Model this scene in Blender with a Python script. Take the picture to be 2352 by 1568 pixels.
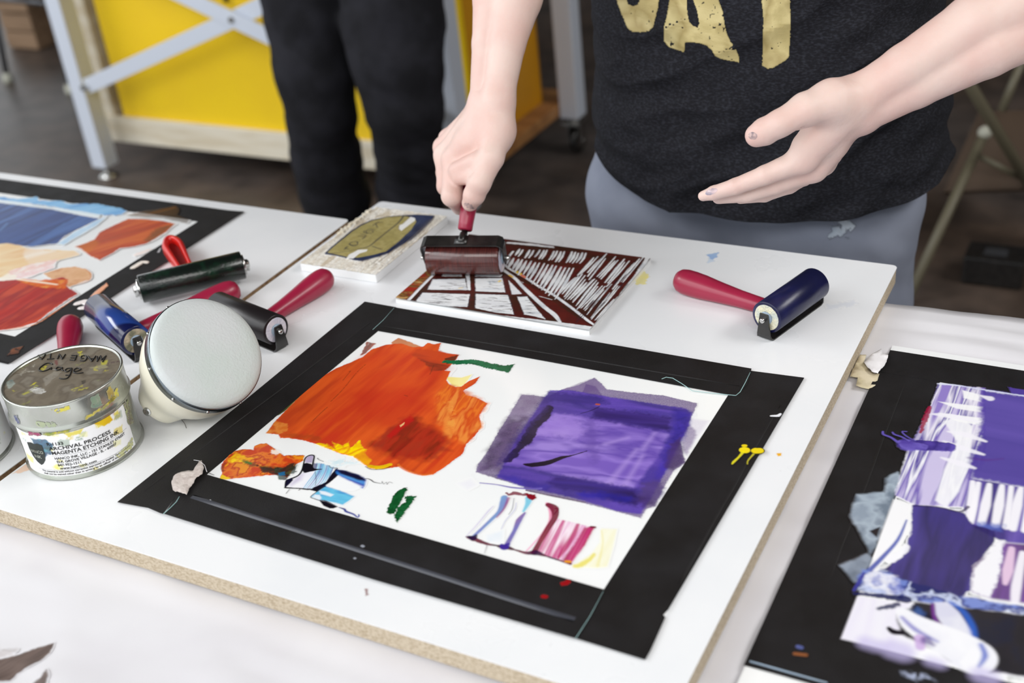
import bpy, bmesh, math, random
import numpy as np
from mathutils import Vector, Matrix
from mathutils.bvhtree import BVHTree

for o in list(bpy.data.objects):
    bpy.data.objects.remove(o)
scene = bpy.context.scene
COL = scene.collection

# ------------------------------------------------------------------ camera
W, H, F = 2352, 1568, 2780.0
CC = np.array([1176., 784.])
CZ = 1.373
unit = lambda v: v / np.linalg.norm(v)
_va = np.array([-4383., -193.]); _vb = np.array([2882., -1017.])
_ex = -unit(np.array([*(_va - CC), F])); _ey = unit(np.array([*(_vb - CC), F]))
_ey = unit(_ey - _ex * np.dot(_ex, _ey)); _ez = np.cross(_ex, _ey)
R = np.array([_ex, _ey, _ez])
C0 = np.array([0, 0, CZ])
cam_data = bpy.data.cameras.new('camera'); cam = bpy.data.objects.new('camera', cam_data); COL.objects.link(cam)
right, up, back = R[:, 0], -R[:, 1], -R[:, 2]
cam.matrix_world = Matrix([[right[i], up[i], back[i], C0[i]] for i in range(3)] + [[0, 0, 0, 1]])
cam_data.sensor_width = 36; cam_data.lens = F / W * 36
cam_data.clip_start = .02; cam_data.clip_end = 60
cam_data.dof.use_dof = True; cam_data.dof.focus_distance = 1.16; cam_data.dof.aperture_fstop = 4.5
scene.camera = cam

# ------------------------------------------------------------------ world, lights, exposure
world = bpy.data.worlds.new('world'); scene.world = world; world.use_nodes = True
wn = world.node_tree.nodes; wn['Background'].inputs[0].default_value = (.93, .97, 1, 1); wn['Background'].inputs[1].default_value = 1.15
def area(name, loc, target, sx, sy, power, col):
    d = bpy.data.lights.new(name, 'AREA'); d.shape = 'RECTANGLE'; d.size = sx; d.size_y = sy; d.energy = power; d.color = col
    o = bpy.data.objects.new(name, d); COL.objects.link(o); o.location = loc
    o.rotation_euler = (Vector(target) - Vector(loc)).to_track_quat('-Z', 'Y').to_euler(); return o
area('added_overhead_light', (-2.2, -1.3, 3.4), (-1.2, 1.2, .5), 3.0, 1.6, 62, (.96, .985, 1))  # unseen overhead lamps, added so more light reaches the table from above
area('added_overhead_light', (.8, -1.2, 3.4), (-.1, 1.3, .5), 3.0, 1.6, 80, (1, .985, .96))
area('added_overhead_light', (2.1, 1.9, 3.45), (0, 1.2, .75), 2.2, 1.4, 100, (1, .985, .96))  # added out of view to fill the dim back right of the table
area('added_overhead_light', (-4.6, .1, 3.4), (-1.5, 1.4, .5), 2.4, 1.4, 105, (.98, .99, 1))  # added out of view to fill the back left and the yellow panel
area('window_daylight', (-3.2, -2.8, 2.6), (-1.2, 1.6, .6), 3.0, 1.8, 34, (.95, .98, 1))
vs = scene.view_settings; vs.view_transform = 'Standard'; vs.look = 'None'; vs.exposure = 0.13; vs.gamma = 1; vs.use_curve_mapping = False

# ------------------------------------------------------------------ pixel <-> place helpers (used to read positions off the photograph)
def ray(p): return R @ np.array([p[0] - CC[0], p[1] - CC[1], F])
def at(p, z): d = ray(p); return C0 + d * (z - CZ) / d[2]
def aty(p, y): d = ray(p); return C0 + d * y / d[1]
def proj(P):
    q = R.T @ (np.array(P, float) - C0); return CC + F * q[:2] / q[2]
def rpx(P, r): return r * np.linalg.norm(np.array(P) - C0) / F * 1.03
V = lambda *a: Vector(a if len(a) > 1 else a[0])

# ------------------------------------------------------------------ materials
def srgb(c):
    c = np.array(c, float) / 255.
    return np.where(c <= .04045, c / 12.92, ((c + .055) / 1.055) ** 2.4)
def rgba(c): return (*[float(x) for x in srgb(c)], 1)
def mat(name, col, rough=.5, metal=0, col2=None, scale=20, stretch=(1, 1, 1), bump=0, bscale=None, detail=4, lo=.4, hi=.6, spec=.5, attr=False, sss=0, coat=0, coords='Object', rvar=None):
    m = bpy.data.materials.new(name); m.use_nodes = True; nt = m.node_tree; N = nt.nodes; L = nt.links
    b = N['Principled BSDF']; b.inputs['Roughness'].default_value = rough; b.inputs['Metallic'].default_value = metal
    b.inputs['Specular IOR Level'].default_value = spec; b.inputs['Coat Weight'].default_value = coat
    b.inputs['Base Color'].default_value = rgba(col)
    if sss:
        b.inputs['Subsurface Weight'].default_value = sss; b.inputs['Subsurface Radius'].default_value = (.012, .005, .003)
    tc = N.new('ShaderNodeTexCoord'); mp = N.new('ShaderNodeMapping'); mp.inputs['Scale'].default_value = stretch
    L.new(tc.outputs[coords], mp.inputs[0])
    def noise(s):
        n = N.new('ShaderNodeTexNoise'); n.inputs['Scale'].default_value = s; n.inputs['Detail'].default_value = detail
        L.new(mp.outputs[0], n.inputs['Vector']); return n
    if attr:
        a = N.new('ShaderNodeVertexColor'); a.layer_name = 'Col'; L.new(a.outputs[0], b.inputs['Base Color'])
    elif col2 is not None:
        n = noise(scale); r = N.new('ShaderNodeValToRGB'); r.color_ramp.elements[0].position = lo; r.color_ramp.elements[1].position = hi
        r.color_ramp.elements[0].color = rgba(col); r.color_ramp.elements[1].color = rgba(col2)
        L.new(n.outputs[0], r.inputs[0]); L.new(r.outputs[0], b.inputs['Base Color'])
    if rvar:
        n = noise(rvar[2]); mr = N.new('ShaderNodeMapRange'); mr.inputs[3].default_value = rvar[0]; mr.inputs[4].default_value = rvar[1]
        L.new(n.outputs[0], mr.inputs[0]); L.new(mr.outputs[0], b.inputs['Roughness'])
    if bump:
        n = noise(bscale or scale); bp = N.new('ShaderNodeBump'); bp.inputs['Strength'].default_value = bump; bp.inputs['Distance'].default_value = .002
        L.new(n.outputs[0], bp.inputs['Height']); L.new(bp.outputs[0], b.inputs['Normal'])
    return m

M = dict(
    melamine=mat('white_melamine', (238, 239, 241), .28, col2=(232, 234, 237), scale=6, rvar=(.2, .38, 9), bump=.03, bscale=60),
    chip=mat('particle_board_edge', (202, 188, 166), .85, col2=(166, 148, 122), scale=420, stretch=(1, 1, 1.6), bump=.5, bscale=500, lo=.42, hi=.68),
    brownedge=mat('dark_board_edge', (120, 92, 66), .85, col2=(158, 130, 98), scale=160, bump=.4),
    plastic=mat('white_plastic_sheet', (226, 225, 229), .3, col2=(218, 216, 221), scale=5, bump=.12, bscale=14, spec=.5),
    sheet=mat('white_palette_sheet', (242, 243, 243), .12, col2=(238, 240, 241), scale=4),
    tape=mat('black_gaffer_tape', (23, 21, 21), .55, col2=(33, 32, 34), scale=25, bump=.15, bscale=900, rvar=(.42, .65, 40), lo=.35, hi=.8, spec=.35),
    tapelit=mat('lit_tape_fold', (62, 64, 72), .4),  # greyer copy of the tape: highlight along the front fold put into colour
    ink=mat('wet_ink', (255, 255, 255), .22, attr=True, spec=.45),
    inkmatte=mat('carved_linoleum', (255, 255, 255), .38, attr=True, spec=.4),
    blk=mat('black_steel', (22, 21, 21), .3, metal=.0, col2=(34, 32, 31), scale=90, spec=.6, bump=.05),
    handle=mat('magenta_red_wood_handle', (146, 24, 56), .36, col2=(156, 32, 64), scale=14, coat=.15, stretch=(1, 1, 1)),
    redplastic=mat('red_plastic', (205, 32, 26), .28, coat=.2),
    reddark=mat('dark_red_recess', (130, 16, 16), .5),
    steel=mat('bright_steel', (200, 200, 198), .22, metal=1),
    tin=mat('tinplate', (196, 198, 192), .24, metal=.9, col2=(180, 184, 172), scale=18, rvar=(.16, .4, 30)),
    tinrim=mat('tinplate_rim', (205, 205, 198), .2, metal=1),
    navy=mat('navy_rubber', (28, 30, 76), .3, col2=(22, 24, 60), scale=24, bump=.04, bscale=300),
    navyend=mat('blue_ink_edge', (38, 48, 140), .4),
    blackrubber=mat('black_rubber', (34, 28, 32), .36, col2=(26, 22, 24), scale=12, bump=.04, bscale=300),
    bluerubber=mat('blue_inked_rubber', (13, 20, 66), .18, col2=(34, 62, 132), scale=16, lo=.56, hi=.6, detail=1, coat=.3),
    foam=mat('cream_foam_core', (236, 230, 200), .95, col2=(205, 210, 200), scale=90, bump=1, bscale=500),
    foamgrey=mat('stained_core', (188, 172, 148), .9, col2=(120, 118, 98), scale=80, bump=.6, bscale=400),
    foamwhite=mat('white_core', (226, 218, 224), .7, col2=(196, 196, 214), scale=60),
    bushing=mat('grey_bushing', (150, 168, 186), .4),
    greenroll=mat('green_black_inked_rubber', (14, 22, 19), .22, col2=(16, 48, 32), scale=60, detail=8, lo=.5, hi=.72, bump=.25, bscale=350, coat=.3),
    redroll=mat('dark_red_inked_rubber', (62, 30, 28), .26, col2=(96, 42, 38), scale=60, stretch=(12, 1.2, 1.2), detail=8, lo=.3, hi=.75, bump=.2, bscale=60, coat=.5),
    cream=mat('cream_plastic', (226, 222, 204), .3, coat=.1),
    mesh=mat('scratched_nylon_disc', (205, 207, 210), .5, col2=(194, 204, 200), scale=9, stretch=(1, 1, 1), bump=.25, bscale=420, detail=8),
    band=mat('steel_band', (120, 128, 134), .25, metal=1),
    skin=mat('skin', (222, 196, 186), .5, col2=(216, 180, 170), scale=22, bump=.18, bscale=220, sss=.12, lo=.35, hi=.7),
    nail=mat('fingernail', (214, 186, 186), .25, col2=(150, 144, 158), scale=70),
    shirt=mat('charcoal_heather_knit', (29, 29, 33), .95, col2=(56, 58, 66), scale=420, stretch=(.6, .6, 1.4), detail=3, lo=.45, hi=.85, bump=.15, bscale=800, spec=.15),
    shirtprint=mat('gold_print', (178, 160, 96), .55, col2=(160, 142, 84), scale=300, spec=.4),
    slacks=mat('slate_grey_cloth', (138, 144, 160), .85, col2=(128, 134, 150), scale=9, bump=.15, bscale=900, spec=.2),
    denim=mat('black_denim', (27, 27, 31), .9, col2=(38, 38, 44), scale=12, bump=.2, bscale=500, spec=.2),
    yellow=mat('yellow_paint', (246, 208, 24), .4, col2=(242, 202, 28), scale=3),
    paintedsteel=mat('pale_blue_grey_paint', (206, 213, 226), .35),
    ply=mat('pale_plywood', (226, 218, 200), .6, col2=(212, 200, 176), scale=4, stretch=(1, 8, 8)),
    wood=mat('brown_plywood', (170, 122, 74), .55, col2=(150, 104, 62), scale=4, stretch=(1, 6, 6)),
    rubberfoot=mat('pale_rubber_foot', (190, 190, 176), .6),
    darksteel=mat('dark_grey_tube', (88, 90, 94), .3, metal=.6),
    taupe=mat('taupe_painted_tube', (104, 98, 80), .45),
    brownseat=mat('brown_seat_board', (74, 58, 44), .6),
    paper=mat('torn_paper', (216, 206, 200), .9, col2=(196, 184, 178), scale=120, bump=.6, bscale=300),
    tan=mat('tan_masking_tape', (206, 194, 160), .5, col2=(226, 214, 186), scale=60, bump=.3),
    whitepaper=mat('white_paper', (238, 236, 238), .7),
    marker=mat('black_marker_ink', (24, 22, 20), .5),
    thread=mat('pale_thread', (160, 196, 196), .7),
    hair=mat('brown_hair', (64, 44, 32), .6, col2=(44, 30, 22), scale=60, stretch=(1, 1, .1)),
    ceiling=mat('dark_ceiling_boards', (74, 66, 58), .8, col2=(60, 54, 48), scale=2, stretch=(1, 9, 1)),
    wallm=mat('dark_workshop_wall', (62, 56, 52), .8, col2=(50, 46, 44), scale=1.5),
)
def floor_mat():
    m = bpy.data.materials.new('worn_concrete'); m.use_nodes = True; nt = m.node_tree; N = nt.nodes; L = nt.links; b = N['Principled BSDF']
    tc = N.new('ShaderNodeTexCoord')
    n1 = N.new('ShaderNodeTexNoise'); n1.inputs['Scale'].default_value = 1.1; n1.inputs['Detail'].default_value = 5
    n2 = N.new('ShaderNodeTexNoise'); n2.inputs['Scale'].default_value = 9; n2.inputs['Detail'].default_value = 6
    for n in (n1, n2): L.new(tc.outputs['Object'], n.inputs['Vector'])
    r = N.new('ShaderNodeValToRGB'); e = r.color_ramp.elements; e[0].position = .38; e[1].position = .62
    e[0].color = rgba((84, 70, 60)); e[1].color = rgba((88, 82, 80)); L.new(n1.outputs[0], r.inputs[0])
    r2 = N.new('ShaderNodeValToRGB'); e = r2.color_ramp.elements; e[0].position = .3; e[1].position = .72
    e[0].color = (.5, .5, .5, 1); e[1].color = (1.3, 1.25, 1.2, 1); L.new(n2.outputs[0], r2.inputs[0])
    mx = N.new('ShaderNodeMix'); mx.data_type = 'RGBA'; mx.blend_type = 'MULTIPLY'; mx.inputs[0].default_value = 1
    L.new(r.outputs[0], mx.inputs[6]); L.new(r2.outputs[0], mx.inputs[7]); L.new(mx.outputs[2], b.inputs['Base Color'])
    b.inputs['Roughness'].default_value = .42
    return m
M['floor'] = floor_mat()
M['yellowshade'] = mat('yellow_paint_shaded', (214, 150, 22), .45, col2=(204, 142, 24), scale=3)  # darker orange copy of the yellow: the side panel's shade put into colour

# ------------------------------------------------------------------ object helpers
def link(name, me, m, parent=None, smooth=True):
    o = bpy.data.objects.new(name, me); COL.objects.link(o)
    if m is not None: me.materials.append(m if not isinstance(m, str) else M[m])
    if smooth and len(me.polygons): me.polygons.foreach_set('use_smooth', [True] * len(me.polygons))
    if parent is not None: o.parent = parent
    return o
def tag(o, label=None, cat=None, group=None, kind=None):
    if label: o['label'] = label
    if cat: o['category'] = cat
    if group: o['group'] = group
    if kind: o['kind'] = kind
    return o
def thing(name, label, cat, loc=(0, 0, 0), group=None, mw=None):
    o = bpy.data.objects.new(name, None); COL.objects.link(o); o.empty_display_size = .02
    if mw is not None: o.matrix_world = mw
    else: o.location = loc
    return tag(o, label, cat, group)
def adopt(o, root):      # parent keeping world placement of the already world-placed mesh data
    bpy.context.view_layer.update() if False else None
    o.parent = root; o.matrix_parent_inverse = root.matrix_basis.inverted(); return o
def from_bm(name, bm, m, parent=None, smooth=False, bevel=0, seg=2, keep=None):
    if bevel:
        bmesh.ops.bevel(bm, geom=[e for e in bm.edges if len(e.link_faces) == 2 and e.calc_face_angle(0) > .5], offset=bevel, segments=seg, affect='EDGES', profile=.5)
    bmesh.ops.recalc_face_normals(bm, faces=bm.faces)
    me = bpy.data.meshes.new(name); bm.to_mesh(me); bm.free()
    o = link(name, me, m, None, smooth)
    if parent is not None:
        if keep: adopt(o, parent)
        else: o.parent = parent
    return o
def box(bm, c, s, rot=None):
    r = bmesh.ops.create_cube(bm, size=1)['verts']
    mt = Matrix.Translation(Vector(c)) @ (rot.to_4x4() if rot else Matrix()) @ Matrix.Diagonal((*s, 1))
    bmesh.ops.transform(bm, matrix=mt, verts=r); return r
def tube(bm, pts, r, seg=12, caps=True):
    pts = [Vector(p) for p in pts]; rs = r if hasattr(r, '__len__') else [r] * len(pts)
    rings = []; prev = None
    for i, p in enumerate(pts):
        d = (pts[min(i + 1, len(pts) - 1)] - pts[max(i - 1, 0)]).normalized()
        a = prev if prev is not None else (Vector((0, 0, 1)) if abs(d.z) < .9 else Vector((1, 0, 0)))
        u_ = (a - d * a.dot(d)).normalized(); v_ = d.cross(u_); prev = u_
        rings.append([bm.verts.new(p + (u_ * math.cos(t) + v_ * math.sin(t)) * rs[i]) for t in [2 * math.pi * k / seg for k in range(seg)]])
    for a, b in zip(rings, rings[1:]):
        for k in range(seg): bm.faces.new((a[k], a[(k + 1) % seg], b[(k + 1) % seg], b[k]))
    if caps:
        bm.faces.new(rings[0][::-1]); bm.faces.new(rings[-1])
def lathe(bm, prof, seg=48, axis='Z', origin=(0, 0, 0)):
    """prof = list of (radius, along)."""
    rings = []
    for r, h in prof:
        if r < 1e-6:
            p = {'Z': (0, 0, h), 'X': (h, 0, 0), 'Y': (0, h, 0)}[axis]
            rings.append([bm.verts.new(Vector(p) + Vector(origin))])
        else:
            ring = []
            for k in range(seg):
                a = 2 * math.pi * k / seg; c, s = r * math.cos(a), r * math.sin(a)
                p = {'Z': (c, s, h), 'X': (h, c, s), 'Y': (s, h, c)}[axis]
                ring.append(bm.verts.new(Vector(p) + Vector(origin)))
            rings.append(ring)
    for a, b in zip(rings, rings[1:]):
        if len(a) == 1 and len(b) == 1: continue
        for k in range(seg):
            k2 = (k + 1) % seg
            if len(a) == 1: bm.faces.new((a[0], b[k], b[k2]))
            elif len(b) == 1: bm.faces.new((a[k], a[k2], b[0]))
            else: bm.faces.new((a[k], a[k2], b[k2], b[k]))
def slab(name, pts, z0, z1, m, parent=None, bevel=0, keep=True):
    """prism from xy outline"""
    bm = bmesh.new(); lo = [bm.verts.new((p[0], p[1], z0)) for p in pts]; hi = [bm.verts.new((p[0], p[1], z1)) for p in pts]
    n = len(pts); bm.faces.new(lo[::-1]); bm.faces.new(hi)
    for i in range(n): bm.faces.new((lo[i], lo[(i + 1) % n], hi[(i + 1) % n], hi[i]))
    return from_bm(name, bm, m, parent, bevel=bevel, keep=keep)

# ------------------------------------------------------------------ noise + ink painter (works in table coordinates, metres)
_rt = np.random.RandomState(5).rand(256, 256)
def vnoise(x, y, seed=0):
    x = x + seed * 17.31; y = y + seed * 7.77
    xi = np.floor(x).astype(int); yi = np.floor(y).astype(int); fx = x - xi; fy = y - yi
    fx = fx * fx * (3 - 2 * fx); fy = fy * fy * (3 - 2 * fy); g = lambda a, b: _rt[a & 255, b & 255]
    return (g(xi, yi) * (1 - fx) + g(xi + 1, yi) * fx) * (1 - fy) + (g(xi, yi + 1) * (1 - fx) + g(xi + 1, yi + 1) * fx) * fy
def fbm(x, y, seed=0, o=3):
    s = 0; a = 1; t = 0
    for i in range(o): s = s + a * vnoise(x * 2 ** i, y * 2 ** i, seed + i * 3); t += a; a *= .5
    return s / t
def sstep(a, b, x):
    t = np.clip((x - a) / (b - a), 0, 1); return t * t * (3 - 2 * t)
class Mapper:
    def __init__(s, ox, oy, k, z, cyl=None): s.a = (ox, oy, k, z)
    def __call__(s, pts): ox, oy, k, z = s.a; return [tuple(at((ox + x * k, oy + y * k), z)[:2]) for x, y in pts]
class Canvas:
    def __init__(s, x0, y0, x1, y1, res, base=(242, 243, 243)):
        s.x0, s.y0, s.res = x0, y0, res; s.nx = int((x1 - x0) / res) + 1; s.ny = int((y1 - y0) / res) + 1
        s.X, s.Y = np.meshgrid(x0 + np.arange(s.nx) * res, y0 + np.arange(s.ny) * res)
        s.rgb = np.ones((s.ny, s.nx, 3)) * srgb(base); s.a = np.zeros((s.ny, s.nx)); s.h = np.zeros((s.ny, s.nx)); s.g = np.zeros((s.ny, s.nx), int)
        s.mp = None; s.seed = 1; s.grp = 1
    def win(s, P, pad):
        x = [p[0] for p in P]; y = [p[1] for p in P]
        i0 = max(0, int((min(x) - pad - s.x0) / s.res)); i1 = min(s.nx, int((max(x) + pad - s.x0) / s.res) + 2)
        j0 = max(0, int((min(y) - pad - s.y0) / s.res)); j1 = min(s.ny, int((max(y) + pad - s.y0) / s.res) + 2)
        return slice(j0, j1), slice(i0, i1)
    def put(s, w, al, col, h, cov=True):
        if al.size == 0: return
        s.rgb[w] = s.rgb[w] * (1 - al[..., None]) + col * al[..., None]
        if cov:
            s.a[w] = np.maximum(s.a[w], al); s.g[w] = np.where(al > .25, s.grp, np.where(s.g[w] == 0, np.where(al > .02, s.grp, 0), s.g[w]))
        s.h[w] = s.h[w] * (1 - al) + h * al if h >= 0 else s.h[w] * (1 - al) + h * al
    def colour(s, w, X, Y, cols, streak, f, sharp=1.):
        cols = [srgb(c) for c in cols]
        if len(cols) == 1: return np.ones((*X.shape, 3)) * cols[0]
        if streak is None: n = fbm(X * f, Y * f, s.seed, 4)
        else:
            (ax, ay), k = streak; L_ = math.hypot(ax, ay); ax /= L_; ay /= L_
            n = fbm((X * ax + Y * ay) * f / k, (-X * ay + Y * ax) * f, s.seed, 4)
        t = np.clip((n - .5) * 2.2 * sharp + .5, 0, .9999) * (len(cols) - 1); i = t.astype(int); fr = (t - i)[..., None]; cols = np.array(cols)
        return cols[i] * (1 - fr) + cols[np.minimum(i + 1, len(cols) - 1)] * fr
    def sd_poly(s, P, X, Y):
        d = np.full(X.shape, 1e9); ins = np.zeros(X.shape, bool); n = len(P)
        for i in range(n):
            (ax, ay), (bx, by) = P[i], P[(i + 1) % n]; dx, dy = bx - ax, by - ay; L2 = dx * dx + dy * dy + 1e-14
            t = np.clip(((X - ax) * dx + (Y - ay) * dy) / L2, 0, 1); d = np.minimum(d, (X - ax - t * dx) ** 2 + (Y - ay - t * dy) ** 2)
            c = ((ay > Y) != (by > Y)) & (X < (bx - ax) * (Y - ay) / (by - ay + 1e-14) + ax); ins ^= c
        d = np.sqrt(d); return np.where(ins, d, -d)
    def dirv(s, st):
        if st is None: return None
        (p, q), k = st; a, b = s.mp([p, q]); return ((b[0] - a[0], b[1] - a[1]), k)
    def poly(s, pts, cols, al=1., soft=.0007, rag=.0, rf=300, streak=None, f=60, h=.0003, grain=0, sharp=1., cov=True, dry=0, hole=None):
        s.seed += 1; P = s.mp(pts) if s.mp else pts; w = s.win(P, soft * 2 + rag * 2); X, Y = s.X[w], s.Y[w]
        if X.size == 0: return
        sd = s.sd_poly(P, X, Y)
        if rag: sd = sd + (fbm(X * rf, Y * rf, s.seed + 50, 3) - .5) * 2 * rag
        A = sstep(-soft, soft, sd) * al; st = s.dirv(streak)
        if grain: A = A * (1 - grain * np.random.RandomState(s.seed).rand(*X.shape))
        if dry:
            if st: (ax, ay), k = st; L_ = math.hypot(ax, ay); n = fbm((X * ax + Y * ay) / L_ * f * 3 / k, (-X * ay + Y * ax) / L_ * f * 3, s.seed + 9, 3)
            else: n = fbm(X * f * 3, Y * f * 3, s.seed + 9, 3)
            A = A * sstep(dry - .12, dry + .12, n)
        c = s.colour(w, X, Y, cols if isinstance(cols, list) else [cols], st, f, sharp)
        hh = .4 * h * (.7 + .6 * fbm(X * f * 1.2, Y * f * 1.2, s.seed + 20, 2)) if h else 0.
        s.put(w, A, c, hh if h else np.zeros(X.shape), cov) if False else s._put(w, A, c, hh, cov)
    def _put(s, w, A, c, hh, cov):
        s.rgb[w] = s.rgb[w] * (1 - A[..., None]) + c * A[..., None]
        if cov:
            s.g[w] = np.where(A > .25, s.grp, np.where((s.g[w] == 0) & (A > .02), s.grp, s.g[w])); s.a[w] = np.maximum(s.a[w], A)
        s.h[w] = s.h[w] * (1 - A) + hh * A
    def line(s, pts, wd, cols, al=1., soft=.0006, rag=0, rf=400, f=60, streak=None, h=.0003, smooth=True, cov=True, dry=0, grain=0):
        """wd: full width (in mapper pixels of the crop) or list"""
        s.seed += 1
        k = s.mp.a[2] if s.mp else 1
        P = s.mp(pts) if s.mp else pts; n = len(P); wd = wd if hasattr(wd, '__len__') else [wd] * n
        if s.mp: wd = [x * k * .0006 for x in wd]
        if smooth and n > 2:
            Q = []; Wd = []
            for i in range(n - 1):
                p0, p1, p2, p3 = P[max(i - 1, 0)], P[i], P[i + 1], P[min(i + 2, n - 1)]
                for t in (0, .25, .5, .75):
                    Q.append(tuple(.5 * ((2 * p1[a]) + (-p0[a] + p2[a]) * t + (2 * p0[a] - 5 * p1[a] + 4 * p2[a] - p3[a]) * t * t + (-p0[a] + 3 * p1[a] - 3 * p2[a] + p3[a]) * t ** 3) for a in (0, 1))); Wd.append(wd[i] * (1 - t) + wd[i + 1] * t)
            Q.append(P[-1]); Wd.append(wd[-1]); P, wd = Q, Wd
        w = s.win(P, max(wd) + soft * 2 + rag); X, Y = s.X[w], s.Y[w]
        if X.size == 0: return
        sd = np.full(X.shape, -1e9)
        for i in range(len(P) - 1):
            (ax, ay), (bx, by) = P[i], P[i + 1]; dx, dy = bx - ax, by - ay; L2 = dx * dx + dy * dy + 1e-14
            t = np.clip(((X - ax) * dx + (Y - ay) * dy) / L2, 0, 1)
            sd = np.maximum(sd, (wd[i] * (1 - t) + wd[i + 1] * t) / 2 - np.hypot(X - ax - t * dx, Y - ay - t * dy))
        if rag: sd = sd + (fbm(X * rf, Y * rf, s.seed + 50, 3) - .5) * 2 * rag
        A = sstep(-soft, soft, sd) * al
        if grain: A = A * (1 - grain * np.random.RandomState(s.seed).rand(*X.shape))
        if dry: A = A * sstep(dry - .12, dry + .12, fbm(X * 900, Y * 900, s.seed + 9, 2))
        c = s.colour(w, X, Y, cols if isinstance(cols, list) else [cols], s.dirv(streak), f)
        s._put(w, A, c, .45 * h * np.ones(X.shape), cov)
    def meshes(s, z, names, m, root, thr=.03, xf=None, full=False):
        out = []
        cell = np.zeros((s.ny - 1, s.nx - 1), int)
        for di in (0, 1):
            for dj in (0, 1):
                g = s.g[dj:s.ny - 1 + dj, di:s.nx - 1 + di]; a = s.a[dj:s.ny - 1 + dj, di:s.nx - 1 + di]
                cell = np.where((cell == 0) & (a > thr), g, cell)
        if full: cell[:] = 1
        for gi, (nm, lab) in names.items():
            J, I = np.nonzero(cell == gi)
            if len(J) == 0: continue
            q = np.stack([J * s.nx + I, J * s.nx + I + 1, (J + 1) * s.nx + I + 1, (J + 1) * s.nx + I], 1)
            ids, inv = np.unique(q.ravel(), return_inverse=True)
            co = np.stack([s.X.ravel()[ids], s.Y.ravel()[ids], z + s.h.ravel()[ids]], 1)
            if xf is not None: co = xf(co)
            me = bpy.data.meshes.new(nm); nq = len(q)
            me.vertices.add(len(ids)); me.vertices.foreach_set('co', co.astype(np.float32).ravel())
            me.loops.add(nq * 4); me.loops.foreach_set('vertex_index', inv.astype(np.int32).ravel())
            me.polygons.add(nq); me.polygons.foreach_set('loop_start', (np.arange(nq) * 4).astype(np.int32))
            me.update(calc_edges=True)
            ca = me.color_attributes.new('Col', 'FLOAT_COLOR', 'POINT')
            cc = np.ones((len(ids), 4), np.float32); cc[:, :3] = s.rgb.reshape(-1, 3)[ids]; ca.data.foreach_set('color', cc.ravel())
            o = link(nm, me, m)
            if root is not None: adopt(o, root)
            if lab: o['label'] = lab
            out.append(o)
        return out

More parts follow.
